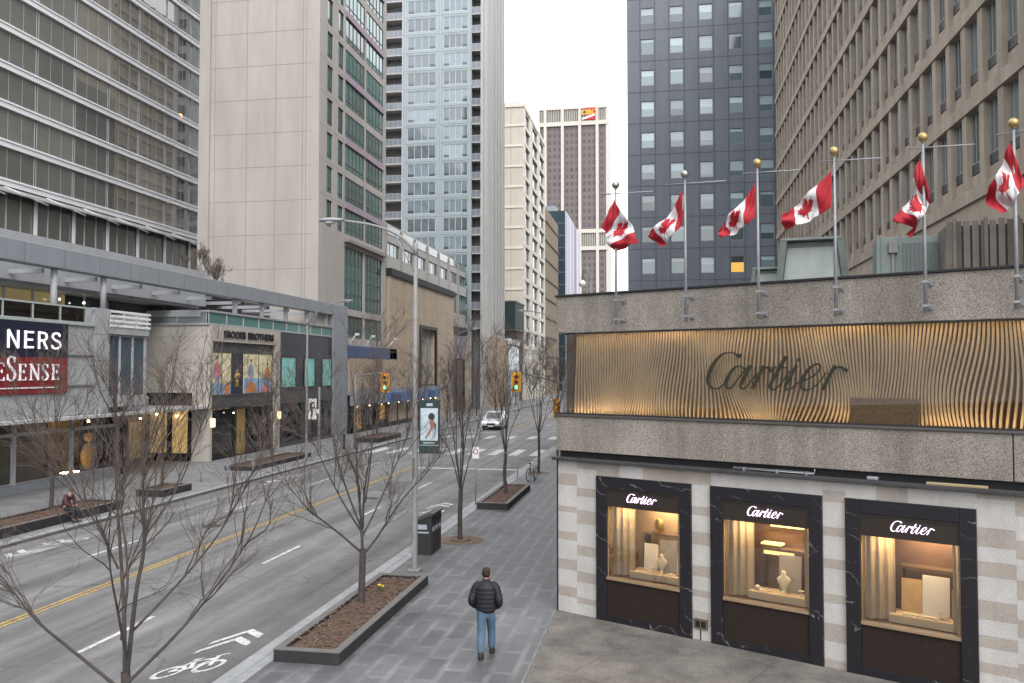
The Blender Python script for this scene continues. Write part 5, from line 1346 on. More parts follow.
# tall blocks on the right side of the street far beyond the slate tower; they show as reflections in the glass
t = thing('brown_office_tower','tall brown office tower far up the right side, reflected in the bronze glass office','office tower',(60,256,0))
m = MB(); m.box(40.4,80,206,290,0,112); m.build('wall', mat('far_brown_wall',(.27,.225,.18),.85,.15,.1), t)
m = MB()
for k in range(30): m.box(39.95,40.39,206,290,3.7*k+1.2,3.7*k+2.3)
for k in range(15): m.box(39.9,40.38,206+5.6*k,206.9+5.6*k,0,112)
m.build('bands', mat('far_brown_band',(.32,.27,.22),.85,.1,.1), t)
t = thing('dark_green_office','dark green glass office on the far right side, reflected in the bronze glass office','office building',(60,190,0))
m = MB(); m.box(40.4,80,140,205,0,80); m.build('wall', mat('far_green_glass',(.03,.045,.04),.3,.5,.08,spec=.3), t)
m = MB()
for k in range(21): m.box(40.0,40.39,140,205,3.7*k+.9,3.7*k+1.5)
m.build('bands', mat('far_green_band',(.1,.12,.11),.7,.1,.1), t)
# ------------------------------------------------------------------ planters
M_pl = mat('dark_granite_planter', (.030,.029,.031), .7, .2, 3, spec=.25, fine=.2)
M_plr = mat('planter_rim', (.115,.11,.105), .8, .2, 4)
def planter(x0,x1,y0,y1,h,lab,grp='granite tree planters'):
    t = thing('planter', lab, 'planter', ((x0+x1)/2,(y0+y1)/2,0), 0, grp); e = .16
    m = MB(); 
    m.bbox(x0,x1,y0,y0+e,0,h-.03,.006); m.bbox(x0,x1,y1-e,y1,0,h-.03,.006); m.bbox(x0,x0+e,y0+e,y1-e,0,h-.03,.006); m.bbox(x1-e,x1,y0+e,y1-e,0,h-.03,.006); m.build('wall', M_pl, t)
    m = MB(); q=.01
    m.bbox(x0-q,x1+q,y0-q,y0+e,h-.029,h,.006); m.bbox(x0-q,x1+q,y1-e,y1+q,h-.029,h,.006); m.bbox(x0-q,x0+e,y0+e,y1-e,h-.029,h,.006); m.bbox(x1-e,x1+q,y0+e,y1-e,h-.029,h,.006); m.build('rim', M_plr, t)
    # lumpy bark mulch
    m = MB(); nx, ny = 14, int((y1-y0)*7); r_ = random.Random(int(y0*7)); v=[]
    for j in range(ny+1):
        for i in range(nx+1):
            u = i/nx; k = j/ny; ed = min(u,1-u,k*4,(1-k)*4,.25)*4
            v.append((x0+e-.02+(x1-x0-2*e+.04)*u, y0+e-.02+(y1-y0-2*e+.04)*k, h-.09+.07*ed+r_.uniform(-.02,.02)))
    m.add(v,[(j*(nx+1)+i,j*(nx+1)+i+1,(j+1)*(nx+1)+i+1,(j+1)*(nx+1)+i) for j in range(ny) for i in range(nx)],0,True)
    for k in range(int((y1-y0)*90)):          # loose chips
        cx, cy = r_.uniform(x0+e,x1-e), r_.uniform(y0+e,y1-e); a = r_.uniform(0,6.28); l, w_ = r_.uniform(.02,.06), r_.uniform(.008,.02); z = h+r_.uniform(-.03,.012)
        c, s = math.cos(a), math.sin(a); tz = r_.uniform(-.015,.015)
        m.add([(cx+c*l-s*w_,cy+s*l+c*w_,z+tz),(cx-c*l-s*w_,cy-s*l+c*w_,z-tz),(cx-c*l+s*w_,cy-s*l-c*w_,z-tz+.006),(cx+c*l+s*w_,cy+s*l-c*w_,z+tz+.006)],[(0,1,2,3)],r_.choice([0,1,1,2]))
    m.build('mulch', [M_mulch, mat('mulch_chip',(.10,.06,.042),.9,.4,8), mat('mulch_chip_pale',(.125,.085,.06),.9,.4,8)], t)
    return t
planter(-7.68,-6.30,16.1,22.6,.26,'long dark granite planter nearest the camera on the right hand pavement')
planter(-7.70,-6.36,35.1,41.2,.29,'long dark granite planter further up the right hand pavement, beyond the litter bin')
planter(-7.70,-6.36,8.0,13.2,.26,'dark granite planter under the tree nearest the camera, mostly below the picture')
planter(-24.3,-22.5,20.0,32.8,.36,'long granite planter on the left pavement where a person in maroon sits')
planter(-24.0,-22.6,35.9,38.3,.34,'short granite planter on the left pavement beyond the seated person')
planter(-25.2,-23.4,46.2,54.5,.28,'granite planter in front of the clothing store')
planter(-24.6,-22.6,66,72,.4,'granite planter on the left pavement before the blue sign store')
m = MB(); m.disc((-6.83,28.6,.008),.78,30); m.loft([(-6.83,28.6,.0,.8,.8),(-6.83,28.6,.006,.8,.8)],30,1); m.loft([(-6.83,28.6,.008,.35,.35),(-6.83,28.6,.04,.2,.2)],16)
o = m.build('tree_pit', [mat('damp_mulch',(.115,.075,.052),.9,.4,8,fine=.5), M_plr]); tag(o,'round tree pit of brown mulch set in the paving beside the litter bin','tree pit')
for y in (48.1,57.2):
    m = MB(); m.disc((-6.95,y,.008),.6,24); o = m.build('tree_pit', MATS['damp_mulch']); tag(o,'small round tree pit in the far right hand pavement '+('nearer the bicycle' if y<50 else 'close to the boutique corner'),'tree pit')
m = MB(); r_=random.Random(2)
for k in range(9):
    a=k*.7; m.add([(-7.02+.05*math.cos(a),20.75+.05*math.sin(a),.24),(-7.02+.13*math.cos(a),20.75+.13*math.sin(a),.34+.03*(k%3)),(-7.02+.09*math.cos(a+.5),20.75+.09*math.sin(a+.5),.36)],[(0,1,2)],1)
for k in range(3): m.ball((-7.02+.06*math.cos(k*2),20.75+.06*math.sin(k*2),.43+.02*k-.06),.03,8,6)
tag(m.build('yellow_flower',[mat('yellow_petal',(.65,.42,.03),.6,.1),mat('flower_leaf',(.06,.09,.03),.7,.2)]),'small clump of yellow flowers in the planter behind the tree trunk','flower')

# ------------------------------------------------------------------ bare trees
M_bark = mat('grey_brown_bark', (.052,.042,.037), .9, .45, 6, .25, fine=.3)
M_twig = mat('reddish_twigs', (.095,.070,.058), .85, .3, 2)
M_twigl = mat('pale_twigs', (.15,.118,.092), .85, .3, 2)
def tree_mesh(seed, limbs, trunk, lv=(7,6,4), tw=.0055, spread=.9, ln=1.0, n0=9):
    """trunk: list of (x,y,z,r); limbs: lists of (x,y,z,r). Branches, twigs and twiglets grow along the limbs."""
    r = random.Random(seed); A = MB(); B = MB()
    A.tube([p[:3] for p in trunk],[p[3] for p in trunk],n0,cap=False)
    def wander(p0, d, L_, r0, r1, n, up):
        pts=[Vector(p0)]; rad=[r0]; d=Vector(d).normalized()
        for i in range(n):
            d = (d+Vector((r.gauss(0,.17),r.gauss(0,.17),r.gauss(0,.12)+up))).normalized()
            pts.append(pts[-1]+d*(L_/n)); rad.append(r0+(r1-r0)*(i+1)/n)
        return pts, rad
    def side(d, ang):
        d = Vector(d).normalized(); o = d.orthogonal().normalized(); o.rotate(Matrix.Rotation(r.uniform(0,6.283),3,d))
        return (d*math.cos(ang)+o*math.sin(ang)).normalized()
    def spawn(pts, rad, level, cnt, L_):
        if level > 2: return
        n = len(pts)-1
        for k in range(cnt):
            u = r.uniform(.20 if level==0 else .10, 1.0)**.85; f = u*n; i = min(int(f),n-1); q = f-i
            p = pts[i].lerp(pts[i+1],q); d = pts[i+1]-pts[i]; rr = rad[i]+(rad[i+1]-rad[i])*q
            nd = side(d, r.uniform(.3,.75)); 
            nd = (nd+Vector((0,0,(.25,.18,.1)[level]))).normalized()
            l = L_*r.uniform(.55,1.15)*(1.15-.45*u); r0 = max(tw, min(rr*.62, (.0125,.006,.004)[level]*r.uniform(.8,1.2)))
            P_, R_ = wander(p, nd, l, r0, max(tw*.55, r0*.35), (7,5,3)[level], (.05,.04,.02)[level])
            (A if level==0 else B).tube(P_,R_,(5,4,3)[level],cap=False)
            spawn(P_,R_,level+1, lv[level+1] if level < 2 else 0, L_*(.58 if level==0 else .50))
    for lb in limbs:
        lb = [lb[0]]+[(p[0]+r.gauss(0,.05),p[1]+r.gauss(0,.05),p[2]+r.gauss(0,.03),p[3]) for p in lb[1:]]
        P_ = [Vector(p[:3]) for p in lb]; Q = catmull([p for p in lb], 4)
        A.tube([q[:3] for q in Q],[max(q[3]*.54,.0045) for q in Q],7,cap=False)
        spawn([Vector(q[:3]) for q in Q],[q[3] for q in Q],0,lv[0],ln)
    return A, B
def place_tree(loc, seed, limbs, trunk, lab, lv=(7,6,4), tw=.0055, ln=1.0, twm=None, grp='bare street trees'):
    t = thing('bare_tree', lab, 'tree', loc, 0, grp); A,B = tree_mesh(seed,limbs,trunk,lv,tw,ln=ln)
    A.build('trunk', M_bark, t, off=Vector((0,0,0))); B.build('crown', twm or M_twig, t, off=Vector((0,0,0))); return t
def vase(seed, fork, H_, W_, n, r0):
    """limbs of a vase-shaped street tree"""
    r = random.Random(seed); L_=[]
    tr = [(0,0,0,r0*1.25),(r.gauss(0,.02),0,.12,r0*1.02),(r.gauss(0,.03),r.gauss(0,.03),fork*.5,r0*.95),(0,0,fork,r0*.88)]
    for k in range(n):
        a = 6.283*k/n+r.uniform(-.3,.3); w_ = W_*r.uniform(.55,1.0); h = H_*r.uniform(.78,1.0)-fork
        if k % 3 == 0: w_ *= .35; h = H_-fork
        c,s = math.cos(a),math.sin(a); z0 = fork+r.uniform(-.25,.35)
        L_.append([(0,0,min(z0,fork) ,r0*.55),(c*w_*.22,s*w_*.22,z0+h*.22,r0*.42),(c*w_*.5,s*w_*.5,z0+h*.5,r0*.28),(c*w_*.78,s*w_*.78,z0+h*.77,r0*.15),(c*w_,s*w_,z0+h,.010)])
    L_.append([(0,0,fork,r0*.7),(.05,.05,fork+(H_-fork)*.35,r0*.5),(-.05,.1,fork+(H_-fork)*.7,r0*.25),(.05,0,H_,.012)])
    return L_, tr
# nearest tree: limbs follow the photograph's fork and stems
T1 = [(0,0,.0,.09),(0,0,.15,.075),(.0,0,1.0,.068),(-.02,0,1.45,.066)]
L1 = [[(-.03,0,1.35,.062),(-.19,.05,2.43,.052),(-.29,.15,4.04,.034),(-.36,.2,5.1,.02),(-.42,.2,6.0,.008)],
      [(.0,0,1.4,.066),(.14,-.05,2.6,.056),(.27,-.1,3.28,.046),(.50,-.2,4.5,.028),(.84,-.25,5.7,.009)],
      [(-.03,0,1.15,.05),(-.56,-.2,1.67,.043),(-1.13,-.35,2.24,.032),(-1.5,-.4,2.65,.02),(-1.92,-.5,2.98,.008)],
      [(.02,0,1.3,.05),(.67,.2,1.86,.042),(1.09,.35,2.49,.032),(1.5,.5,3.3,.02),(1.96,.6,4.2,.008)],
      [(.05,-.02,2.0,.04),(.5,.5,2.7,.032),(.95,.9,3.4,.022),(1.35,1.2,4.3,.008)],
      [(-.1,.0,1.9,.04),(-.35,.55,2.7,.032),(-.75,.95,3.7,.02),(-1.0,1.2,4.7,.008)],
      [(.02,-.02,1.6,.04),(.25,-.5,2.4,.032),(.4,-.9,3.3,.02),(.6,-1.2,4.2,.008)],
      [(-.22,.08,2.9,.03),(-.55,-.2,3.7,.02),(-.8,-.4,4.5,.008)],
      [(.3,-.1,3.4,.03),(.75,.1,4.2,.02),(1.1,.2,5.2,.008)]]
place_tree((-7.65,11.3,0),21,L1,T1,'bare young tree nearest the camera, its trunk cut by the bottom edge of the photo',(9,6,4),.0028,1.45)
s=.98
T2 = [(0,0,.15,.105),(.0,0,.3,.088),(.02,0,1.0,.08),(.03,0,1.5,.076)]
L2 = [[(.03,0,1.4,.07),(.03,.05,2.25,.06),(-.12,.1,3.6,.04),(-.25,.1,5.0,.022),(-.3,.1,6.2,.008)],
      [(.03,0,1.35,.06),(.31,.1,1.8,.05),(.97,.3,2.7,.036),(1.56,.5,3.35,.02),(1.95,.6,4.0,.008)],
      [(.02,0,1.4,.06),(-.6,-.2,1.95,.046),(-1.1,-.3,2.4,.034),(-1.5,-.4,2.8,.02),(-1.95,-.5,3.15,.008)],
      [(.03,0,2.0,.05),(.25,-.3,3.0,.04),(.5,-.6,4.3,.024),(.7,-.8,5.7,.008)],
      [(.03,0,1.9,.05),(-.5,.4,2.9,.04),(-.95,.7,4.0,.024),(-1.25,.9,5.1,.008)],
      [(.02,0,1.8,.05),(.4,.5,2.9,.036),(.85,.95,4.2,.022),(1.15,1.2,5.4,.008)],
      [(.0,0,1.9,.045),(-.4,-.5,2.8,.034),(-.75,-.9,3.8,.02),(-1.0,-1.2,4.8,.008)],
      [(.05,.1,2.6,.045),(.18,.2,3.8,.03),(.1,.4,5.2,.018),(.2,.5,6.3,.008)]]
place_tree((-7.17,19.75,.0),33,L2,T2,'bare tree growing in the planter nearest the camera',(10,6,4),.0035,1.45)
l_,t_ = vase(5,1.75,6.6,2.3,7,.085); place_tree((-6.83,28.6,0),35,l_,t_,'bare tree in the round pit beside the litter bin',(8,5,3),.0048,1.4)
l_,t_ = vase(6,1.9,6.8,2.3,6,.085); place_tree((-7.05,38.3,.12),36,l_,t_,'bare tree in the second planter, its trunk in front of the white road line',(8,5,3),.006,1.35)
l_,t_ = vase(9,2.2,6.9,2.1,6,.08); place_tree((-6.93,48.1,0),37,l_,t_,'dark trunked bare tree beside the parked bicycle',(7,5,3),.007,1.3)
l_,t_ = vase(10,2.3,7.0,2.0,5,.08); place_tree((-6.95,57.2,0),38,l_,t_,'bare tree at the far end of the right pavement by the boutique corner',(7,5,3),.008,1.3)
l_,t_ = vase(12,1.7,6.2,2.4,6,.085); place_tree((-24.0,30.4,.2),41,l_,t_,'bare tree in the long left planter next to the seated person',(8,5,3),.0055,1.4,M_twigl)
l_,t_ = vase(13,1.5,5.6,2.6,7,.075); place_tree((-23.5,37.2,.2),42,l_,t_,'bare tree in the short left planter opposite the grey bay window',(8,5,3),.006,1.4,M_twigl)
l_,t_ = vase(14,2.2,6.4,2.3,6,.085); place_tree((-24.4,50.6,.15),43,l_,t_,'bare tree in the planter in front of the clothing store',(8,5,3),.007,1.4,M_twigl)
l_,t_ = vase(15,2.0,6.4,2.2,6,.085); far = place_tree((-23.7,68.8,.2),44,l_,t_,'bare tree on the left pavement in front of the blue sign store',(7,5,3),.009,1.3,M_twigl)
for i,(x,y,rz,lab) in enumerate(((-23.6,81,1.1,'bare tree on the left pavement before the sandstone store'),(-23.8,93,2.3,'bare tree beneath the tall dark portal'),(-23.5,107,3.6,'bare tree at the far edge of the sandstone store'),
        (-24,122,4.4,'bare tree by the mauve panelled bay'),(-24,140,.5,'bare tree in front of the glass corner store'),(-24,160,2.9,'farthest bare tree on the left pavement'),(-6.9,84,1.9,'bare tree on the right pavement beyond the side street'),(-6.9,98,4.0,'second bare tree on the right pavement beyond the side street'),(-6.9,113,5.0,'third bare tree on the right pavement beyond the side street'),(-7,130,.7,'farthest bare tree on the right pavement'))):
    copy_tree(far,(x,y,0),rz,lab)
# shrubs on the podium roof
for i,(x,y,sd,h) in enumerate(((-33.4,57.5,51,2.8),(-34,60.5,52,2.6))):
    l_,t_ = vase(sd,.4,h,1.5,6,.05); t=place_tree((x,y,11.42),sd,l_,t_,['bare reddish shrub on the podium roof nearer the glass office','bare branching shrub on the podium roof before the blank wall'][i],(7,5,3),.010,.9,M_twigl,'shrubs on the podium roof')
    t['category']='shrub'; t.name='bare_shrub'
m = MB(); m.box(-35.5,-32.6,55.5,62.5,11.0,11.45); tag(m.build('roof_planter', M_pl),'low roof planter box on top of the store podium','planter')

# ------------------------------------------------------------------ lamps, signals, signs
M_lens = mat('lamp_lens', (.45,.45,.43), .2, 0)
def street_lamp(lab, loc, H_, reach, rise, rz, r0=.088, grp='tall street lamps'):
    t = thing('street_lamp', lab, 'street lamp', loc, rz, grp); z_=Vector((0,0,0))
    m = MB(); m.tube([(0,0,0),(0,0,.02),(0,0,H_*.5),(0,0,H_)],[r0,r0,r0*.85,r0*.62],16); m.bbox(-.17,.17,-.17,.17,0,.05,.01)
    for a in (0,1.57,3.14,4.71): m.tube([(.14*math.cos(a+.78),.14*math.sin(a+.78),.03),(.14*math.cos(a+.78),.14*math.sin(a+.78),.1)],.018,6)
    m.box(-.06,.06,-r0-.006,-r0+.03,.5,.8); m.build('pole', M_pole, t, off=z_)
    m = MB(); pts=[(0,0,H_-.25),(-reach*.2,0,H_+rise*.28),(-reach*.55,0,H_+rise*.75),(-reach,0,H_+rise)]; m.tube([p[:3] for p in catmull(pts,5)],.038,10); m.tube([(0,0,H_-.35),(0,0,H_+.02)],r0*.8,14)
    m.tube([(0,0,H_-.9),(-reach*.28,0,H_+rise*.36)],.02,6); m.build('arm', M_pole, t, off=z_)
    m = MB(); x=-reach; z=H_+rise; n=12
    prof=[(0.02,.05,.045),(-.12,.085,.065),(-.35,.15,.085),(-.58,.155,.08),(-.74,.09,.05),(-.78,.02,.02)]; v=[]; f=[]
    for px,ry,rh in prof:
        for k in range(n):
            a=6.283*k/n; v.append((x+px, ry*math.cos(a), z+.02+rh*math.sin(a)*(1 if math.sin(a)>0 else .7)))
    for i in range(len(prof)-1):
        for k in range(n): f.append((i*n+k,i*n+(k+1)%n,(i+1)*n+(k+1)%n,(i+1)*n+k))
    f.append(tuple(range(n))); f.append(tuple(range((len(prof)-1)*n,len(prof)*n)))
    m.add(v,f,0,True); hd = m.build('lamp_head', mat('lamp_head_grey',(.25,.26,.27),.45,.1), t, off=z_)
    m = MB(); m.ball((x-.44,0,z-.035),.13,12,8,sc=(1.35,.9,.55)); m.build('lens', M_lens, hd, off=z_)
    return t
lampA = street_lamp('tall grey street lamp standing by the nearest planter, its arm reaching over the road',(-7.12,24.05,0),9.55,2.25,.75,0)
lb = street_lamp('grey street lamp in front of the clothing store, its arm reaching over the road',(-23.15,53.1,0),9.2,2.4,1.2,math.pi)
for x,y,rz,lab in ((-7.6,62.8,0,'distant street lamp on the right beyond the crossing'),(-7.6,100,0,'farthest right hand street lamp'),(-23.2,92,math.pi,'left hand street lamp opposite the sandstone store'),(-23.2,128,math.pi,'farthest left hand street lamp')):
    copy_tree(lampA if rz==0 else lb,(x,y,0),rz,lab)
M_bg = mat('banner_dark_green',(.012,.03,.028),.5,.2); M_bw = mat('banner_pale',(.42,.5,.54),.6,.12,3); M_bk = mat('banner_ink',(.025,.02,.022),.6,.1); M_bs = mat('banner_warm_ink',(.3,.13,.08),.6,.2)
t = thing('pole_banner','dark green banner with a dancing figure, hung on the tall near lamp post','banner',(-6.66,24.0,4.2)); z_=Vector((0,0,0))
m = MB(); m.bbox(-.32,.30,-.03,.03,-.80,.76,.01); m.build('panel', M_bg, t, off=z_)
m = MB(); m.box(-.27,.25,-.036,-.0305,-.42,.52); m.box(-.10,.10,-.036,-.0305,.58,.60); m.box(-.09,.09,-.0355,-.0305,.61,.66)
m.build('printed_picture', M_bw, t, off=z_)
m = MB(); y=-.040
m.add([(.06+.10*math.cos(a*.45),y,.27+.115*math.sin(a*.45)) for a in range(14)],[tuple(range(14))],0); y-=.001
m.add([(.02,y,.20),(.13,y,.17),(.17,y,.02),(.05,y,-.05),(.0,y,.08)],[tuple(range(5))],1); y-=.001
m.add([(.06,y,.0),(.16,y,.03),(.02,y,-.22),(-.10,y,-.37),(-.13,y,-.34)],[tuple(range(5))],1); y-=.001; m.add([(.15,y,.12),(.2,y,.05),(.19,y,-.12),(.15,y,-.1)],[tuple(range(4))],0)
m.build('printed_figure',[M_bk,M_bs], t, off=z_)
m = MB(); m.box(-.3,.28,-.036,-.0305,-.56,-.545); m.box(-.2,.15,-.036,-.0305,-.5,-.47); m.build('printed_lines', M_bw, t, off=z_)
m = MB(); m.tube([(-.46,.02,.72),(.28,.02,.72)],.016,6); m.tube([(-.46,.02,-.76),(.28,.02,-.76)],.016,6); m.build('bracket', M_pole, t, off=z_)
t = thing('pole_banner','small white banner with a black curved letter on the lamp post by the clothing store','banner',(-22.7,53.0,3.3))
m = MB(); m.bbox(-.28,.28,-.02,.02,-.68,.68,.005); m.build('panel', mat('banner_white',(.62,.62,.6),.6,.05), t, off=z_)
m = MB(); ribbon(m,[(.12,.42,.12),(-.08,.36,.14),(-.1,.1,.16),(-.02,-.3,.14),(-.12,-.5,.1)],.012,0,-.021); ribbon(m,[(-.16,.06,.1),(.02,.06,.1),(.16,.12,.1)],.014,0,-.021); m.build('letter', M_bk, t, off=z_)
m = MB(); m.tube([(-.42,.0,.64),(.28,.0,.64)],.014,6); m.tube([(-.42,.0,-.64),(.28,.0,-.64)],.014,6); m.build('bracket', M_pole, t, off=z_)
t = thing('sign_post','grey post with a small white sign and a meter box beside the clothing store','sign post',(-23.4,55.8,0))
m = MB(); m.tube([(0,0,0),(0,0,4.7)],.075,10); m.build('post', M_pole, t, off=z_)
m = MB(); m.box(-.3,.02,-.1,-.08,2.85,3.15); m.build('sign_plate', M_white, t, off=z_)
m = MB(); m.bbox(-.14,.14,-.16,.1,.0,1.0,.02); m.build('base_box', M_pole, t, off=z_)
t = thing('street_sign','short no-stopping sign on the tall near lamp post','sign',(-7.12,24.05,3.0))
m = MB(); m.box(.0,.012,-.30,-.095,-.28,.28); m.build('plate', M_pole, t, off=z_)
t = thing('parking_sign','small white sign with a red ring on a slim kerbside post','sign',(-8.0,36.3,0))
m = MB(); m.tube([(0,0,0),(0,0,2.55)],.025,8); m.build('post', M_pole, t, off=z_)
m = MB(); m.box(-.15,.15,-.04,-.03,2.0,2.5); m.build('sign_plate', M_white, t, off=z_)
m = MB(); m.torus((0,-.045,2.3),.10,.018,'y',18,4); m.build('red_ring', mat('sign_red',(.4,.03,.03),.5,.1), t, off=z_)
# traffic signals
M_ty = mat('signal_yellow',(.62,.29,.015),.5,.1); M_goff = mat('unlit_lens',(.03,.015,.012),.3,.2); M_green = mat('lit_green_lens',(.1,.8,.4),.4,0,emit=(.12,1,.5),estr=2.2)
def signal(lab, loc, rz=0, lit=True):
    t = thing('traffic_signal', lab, 'traffic signal', loc, rz, 'yellow traffic signals')
    m = MB(); m.bbox(-.19,.19,-.02,.2,-.58,.58,.04); m.bbox(-.36,.36,.02,.05,-.72,.72,.02); m.build('housing', M_ty, t, off=z_)
    for k,z in enumerate((.36,0,-.36)):
        m = MB(); m.loft([(0,0,0,.13,.13),(0,0,.03,.1,.1),(0,0,.04,.02,.02)],14); mm = MB(Matrix(((1,0,0,0),(0,0,-1,-.021),(0,1,0,z),(0,0,0,1)))); mm.add(m.v,m.f,0,True)
        mm.build('lens', M_green if (k==2 and lit) else M_goff, t, off=z_)
        m = MB(); n=10; v=[]; f=[]
        for i in range(n+1):
            a = -.3+(math.pi+.6)*i/n
            for yy,rr_ in ((-.02,.155),(-.24,.15)): v.append((rr_*math.cos(a),yy,z+rr_*math.sin(a)))
        for i in range(n): f.append((2*i,2*i+1,2*i+3,2*i+2))
        m.add(v,f); m.build('visor', M_ty, t, off=z_)
    return t
signal('yellow traffic signal showing green, high over the left lanes before the blue sign store',(-20.05,60,4.95))
signal('yellow traffic signal showing green on the right hand mast arm',(-10.3,60.2,5.0))
signal('yellow traffic signal seen near the boutique corner, low on its post',(-7.6,62,3.1),R(60),False)
t = thing('signal_mast','grey signal mast with a long arm over the right lanes','signal mast',(-6.9,60.4,0))
m = MB(); m.tube([(0,0,0),(0,0,5.4)],[.12,.1],12); m.build('pole', M_pole, t, off=z_); m = MB(); m.tube([(0,0,4.9),(-3.4,0,5.75)],[.07,.045],8); m.build('arm', M_pole, t, off=z_)
t = thing('signal_mast','slim signal mast with a short arm on the left pavement at the crossing','signal mast',(-22.5,60.4,0))
m = MB(); m.tube([(0,0,0),(0,0,5.6)],[.11,.08],12); m.build('pole', M_pole, t, off=z_); m = MB(); m.tube([(0,0,5.4),(2.5,0,5.75)],[.06,.04],8); m.build('arm', M_pole, t, off=z_)
# twin globe lamp and small far lamp heads seen over the roofline
t = thing('globe_lamp','very tall far lamp with a curved neck and round globe seen above the boutique roof','street lamp',(-17.4,200,0))
m = MB(); m.tube([(0.9,0,0),(0.9,0,27)],.25,8); m.tube([(.9,0,24),(.9,0,28.5),(0,0,30),(-.9,0,29.5),(-1,0,27.5)],.22,8); m.build('pole', M_pole, t, off=z_)
m = MB(); m.ball((-1,0,26.4),.85,12,8); m.build('globe', M_white, t, off=z_)

# ------------------------------------------------------------------ litter bin, bicycle, posts
t = thing('litter_bin','black three-slot litter and recycling bin beside the tall lamp post','litter bin',(-7.43,26.72,0))
M_binl = mat('bin_label',(.32,.36,.4),.6,.2,12); M_bino = mat('bin_black_plastic',(.018,.019,.021),.4,.2,4)
m = MB(); m.yprism([(-.27,.0),(.24,.0),(.25,1.22),(-.27,1.02)],-.60,.60); m.build('body', M_bino, t, off=z_)
m = MB(); m.yprism([(-.30,1.025),(.30,1.255),(.31,1.31),(.2,1.33),(-.28,1.12),(-.31,1.06)],-.635,.635); m.build('lid', mat('bin_lid',(.05,.052,.055),.4,.2,4), t, off=z_)
m = MB()
for k in (-1,0,1): m.bbox(.235,.275,k*.385-.15,k*.385+.15,.98,1.14,.02)
m.build('slot', mat('bin_slot',(.004,.004,.004),.6,0), t, off=z_)
m = MB(); m.box(-.2,.1,-.608,-.602,.80,.95); m.box(-.2,.16,-.607,-.602,.68,.73)
for k in (-1,0,1): m.box(.252,.257,k*.385-.13,k*.385+.13,.72,.86)
m.build('sticker', M_binl, t, off=z_)
m = MB(); m.bbox(-.24,.22,-.56,.56,-.0,.06,.01); m.build('foot', M_black, t, off=z_)
for k in (-.2,.2): 
    m = MB(); m.box(.242,.252,k-.006,k+.006,.08,.95); m.build('door_gap', MATS['bin_slot'], t, off=z_)
m = MB(); m.bbox(-5.75,-5.15,48.1,48.7,.06,.72,.03); o = thing('litter_box','low dark box bin beside the far bare tree','litter bin',(-5.45,48.4,0)); m.build('body', M_bino, o); m = MB(); m.bbox(-5.78,-5.12,48.05,48.75,.721,.80,.02); m.build('lid', MATS['bin_lid'], o); m = MB(); m.box(-5.7,-5.2,48.2,48.6,0,.06); m.build('foot', M_black, o)
t = thing('bicycle','dark bicycle parked at a ring post on the right pavement','bicycle',(-6.84,44.9,0),R(-12))
def wheel(y):
    m = MB(); m.torus((0,y,.34),.33,.02,'x',28,6); o = m.build('wheel', M_rubber, t, off=z_)
    m = MB()
    for k in range(10): a=k*.628; m.tube([(0,y,.34),(0,y+.32*math.cos(a),.34+.32*math.sin(a))],.003,3)
    m.tube([(-.04,y,.34),(.04,y,.34)],.025,8); m.torus((0,y,.34),.305,.008,'x',24,4); m.build('spokes', M_steel, o, off=z_)
wheel(-.52); wheel(.52)
m = MB(); 
for a,b in (((0,-.52,.34),(0,-.1,.3)),((0,-.1,.3),(0,-.25,.82)),((0,-.25,.78),(0,.32,.8)),((0,-.1,.3),(0,.34,.72)),((0,.3,.92),(0,.36,.7)),((0,-.52,.34),(0,-.24,.75))): m.tube([a,b],.017,8)
m.build('frame', mat('bike_frame',(.03,.035,.05),.35,.1), t, off=z_)
m = MB(); m.tube([(.03,.36,.7),(.05,.52,.34)],.013,6); m.tube([(-.03,.36,.7),(-.05,.52,.34)],.013,6); m.build('fork', M_black, t, off=z_)
m = MB(); m.tube([(-.3,.2,1.0),(-.25,.3,1.02),(0,.31,.98),(.25,.3,1.02),(.3,.2,1.0)],.014,8); m.build('handlebar', M_black, t, off=z_)
m = MB(); m.ball((0,-.28,.92),.1,12,6,sc=(.7,1.4,.35)); m.tube([(0,-.25,.8),(0,-.27,.9)],.014,6); m.build('saddle', M_black, t, off=z_)
m = MB(); m.tube([(.05,-.1,.3),(.05,.05,.22)],.01,6); m.tube([(-.05,-.1,.3),(-.05,-.25,.38)],.01,6); m.torus((.03,-.1,.3),.09,.01,'x',16,4); m.build('crank', M_steel, t, off=z_)
def ring_post(x,y,lab):
    t = thing('bicycle_post',lab,'bicycle post',(x,y,0),0,'ring posts for bicycles'); m = MB(); m.tube([(0,0,0),(0,0,.92)],.03,10); m.build('post', M_steel, t, off=z_); m = MB(); m.torus((0,0,.7),.2,.018,'x',20,6); m.build('ring', M_steel, t, off=z_); return t
p = ring_post(-6.65,44.6,'ring post that the dark bicycle leans on')
for x,y,lab in ((-7.75,45.7,'ring post at the right hand kerb beyond the second planter'),(-23.8,41.2,'ring post on the left pavement, left of a pair'),(-22.5,41.6,'ring post on the left pavement, right of a pair'),(-22.6,44.6,'ring post just before the clothing store planter')): copy_tree(p,(x,y,0),None,lab)
t = thing('hydrant_post','short dark bollard with a flat top beyond the clothing store','bollard',(-23.2,60.0,0)); m = MB(); m.tube([(0,0,0),(0,0,1.0)],.1,12); m.build('post', M_black, t, off=z_); m = MB(); m.loft([(0,0,1.001,.12,.12),(0,0,1.06,.12,.12),(0,0,1.1,.06,.06)],12); m.build('cap', M_black, t, off=z_)

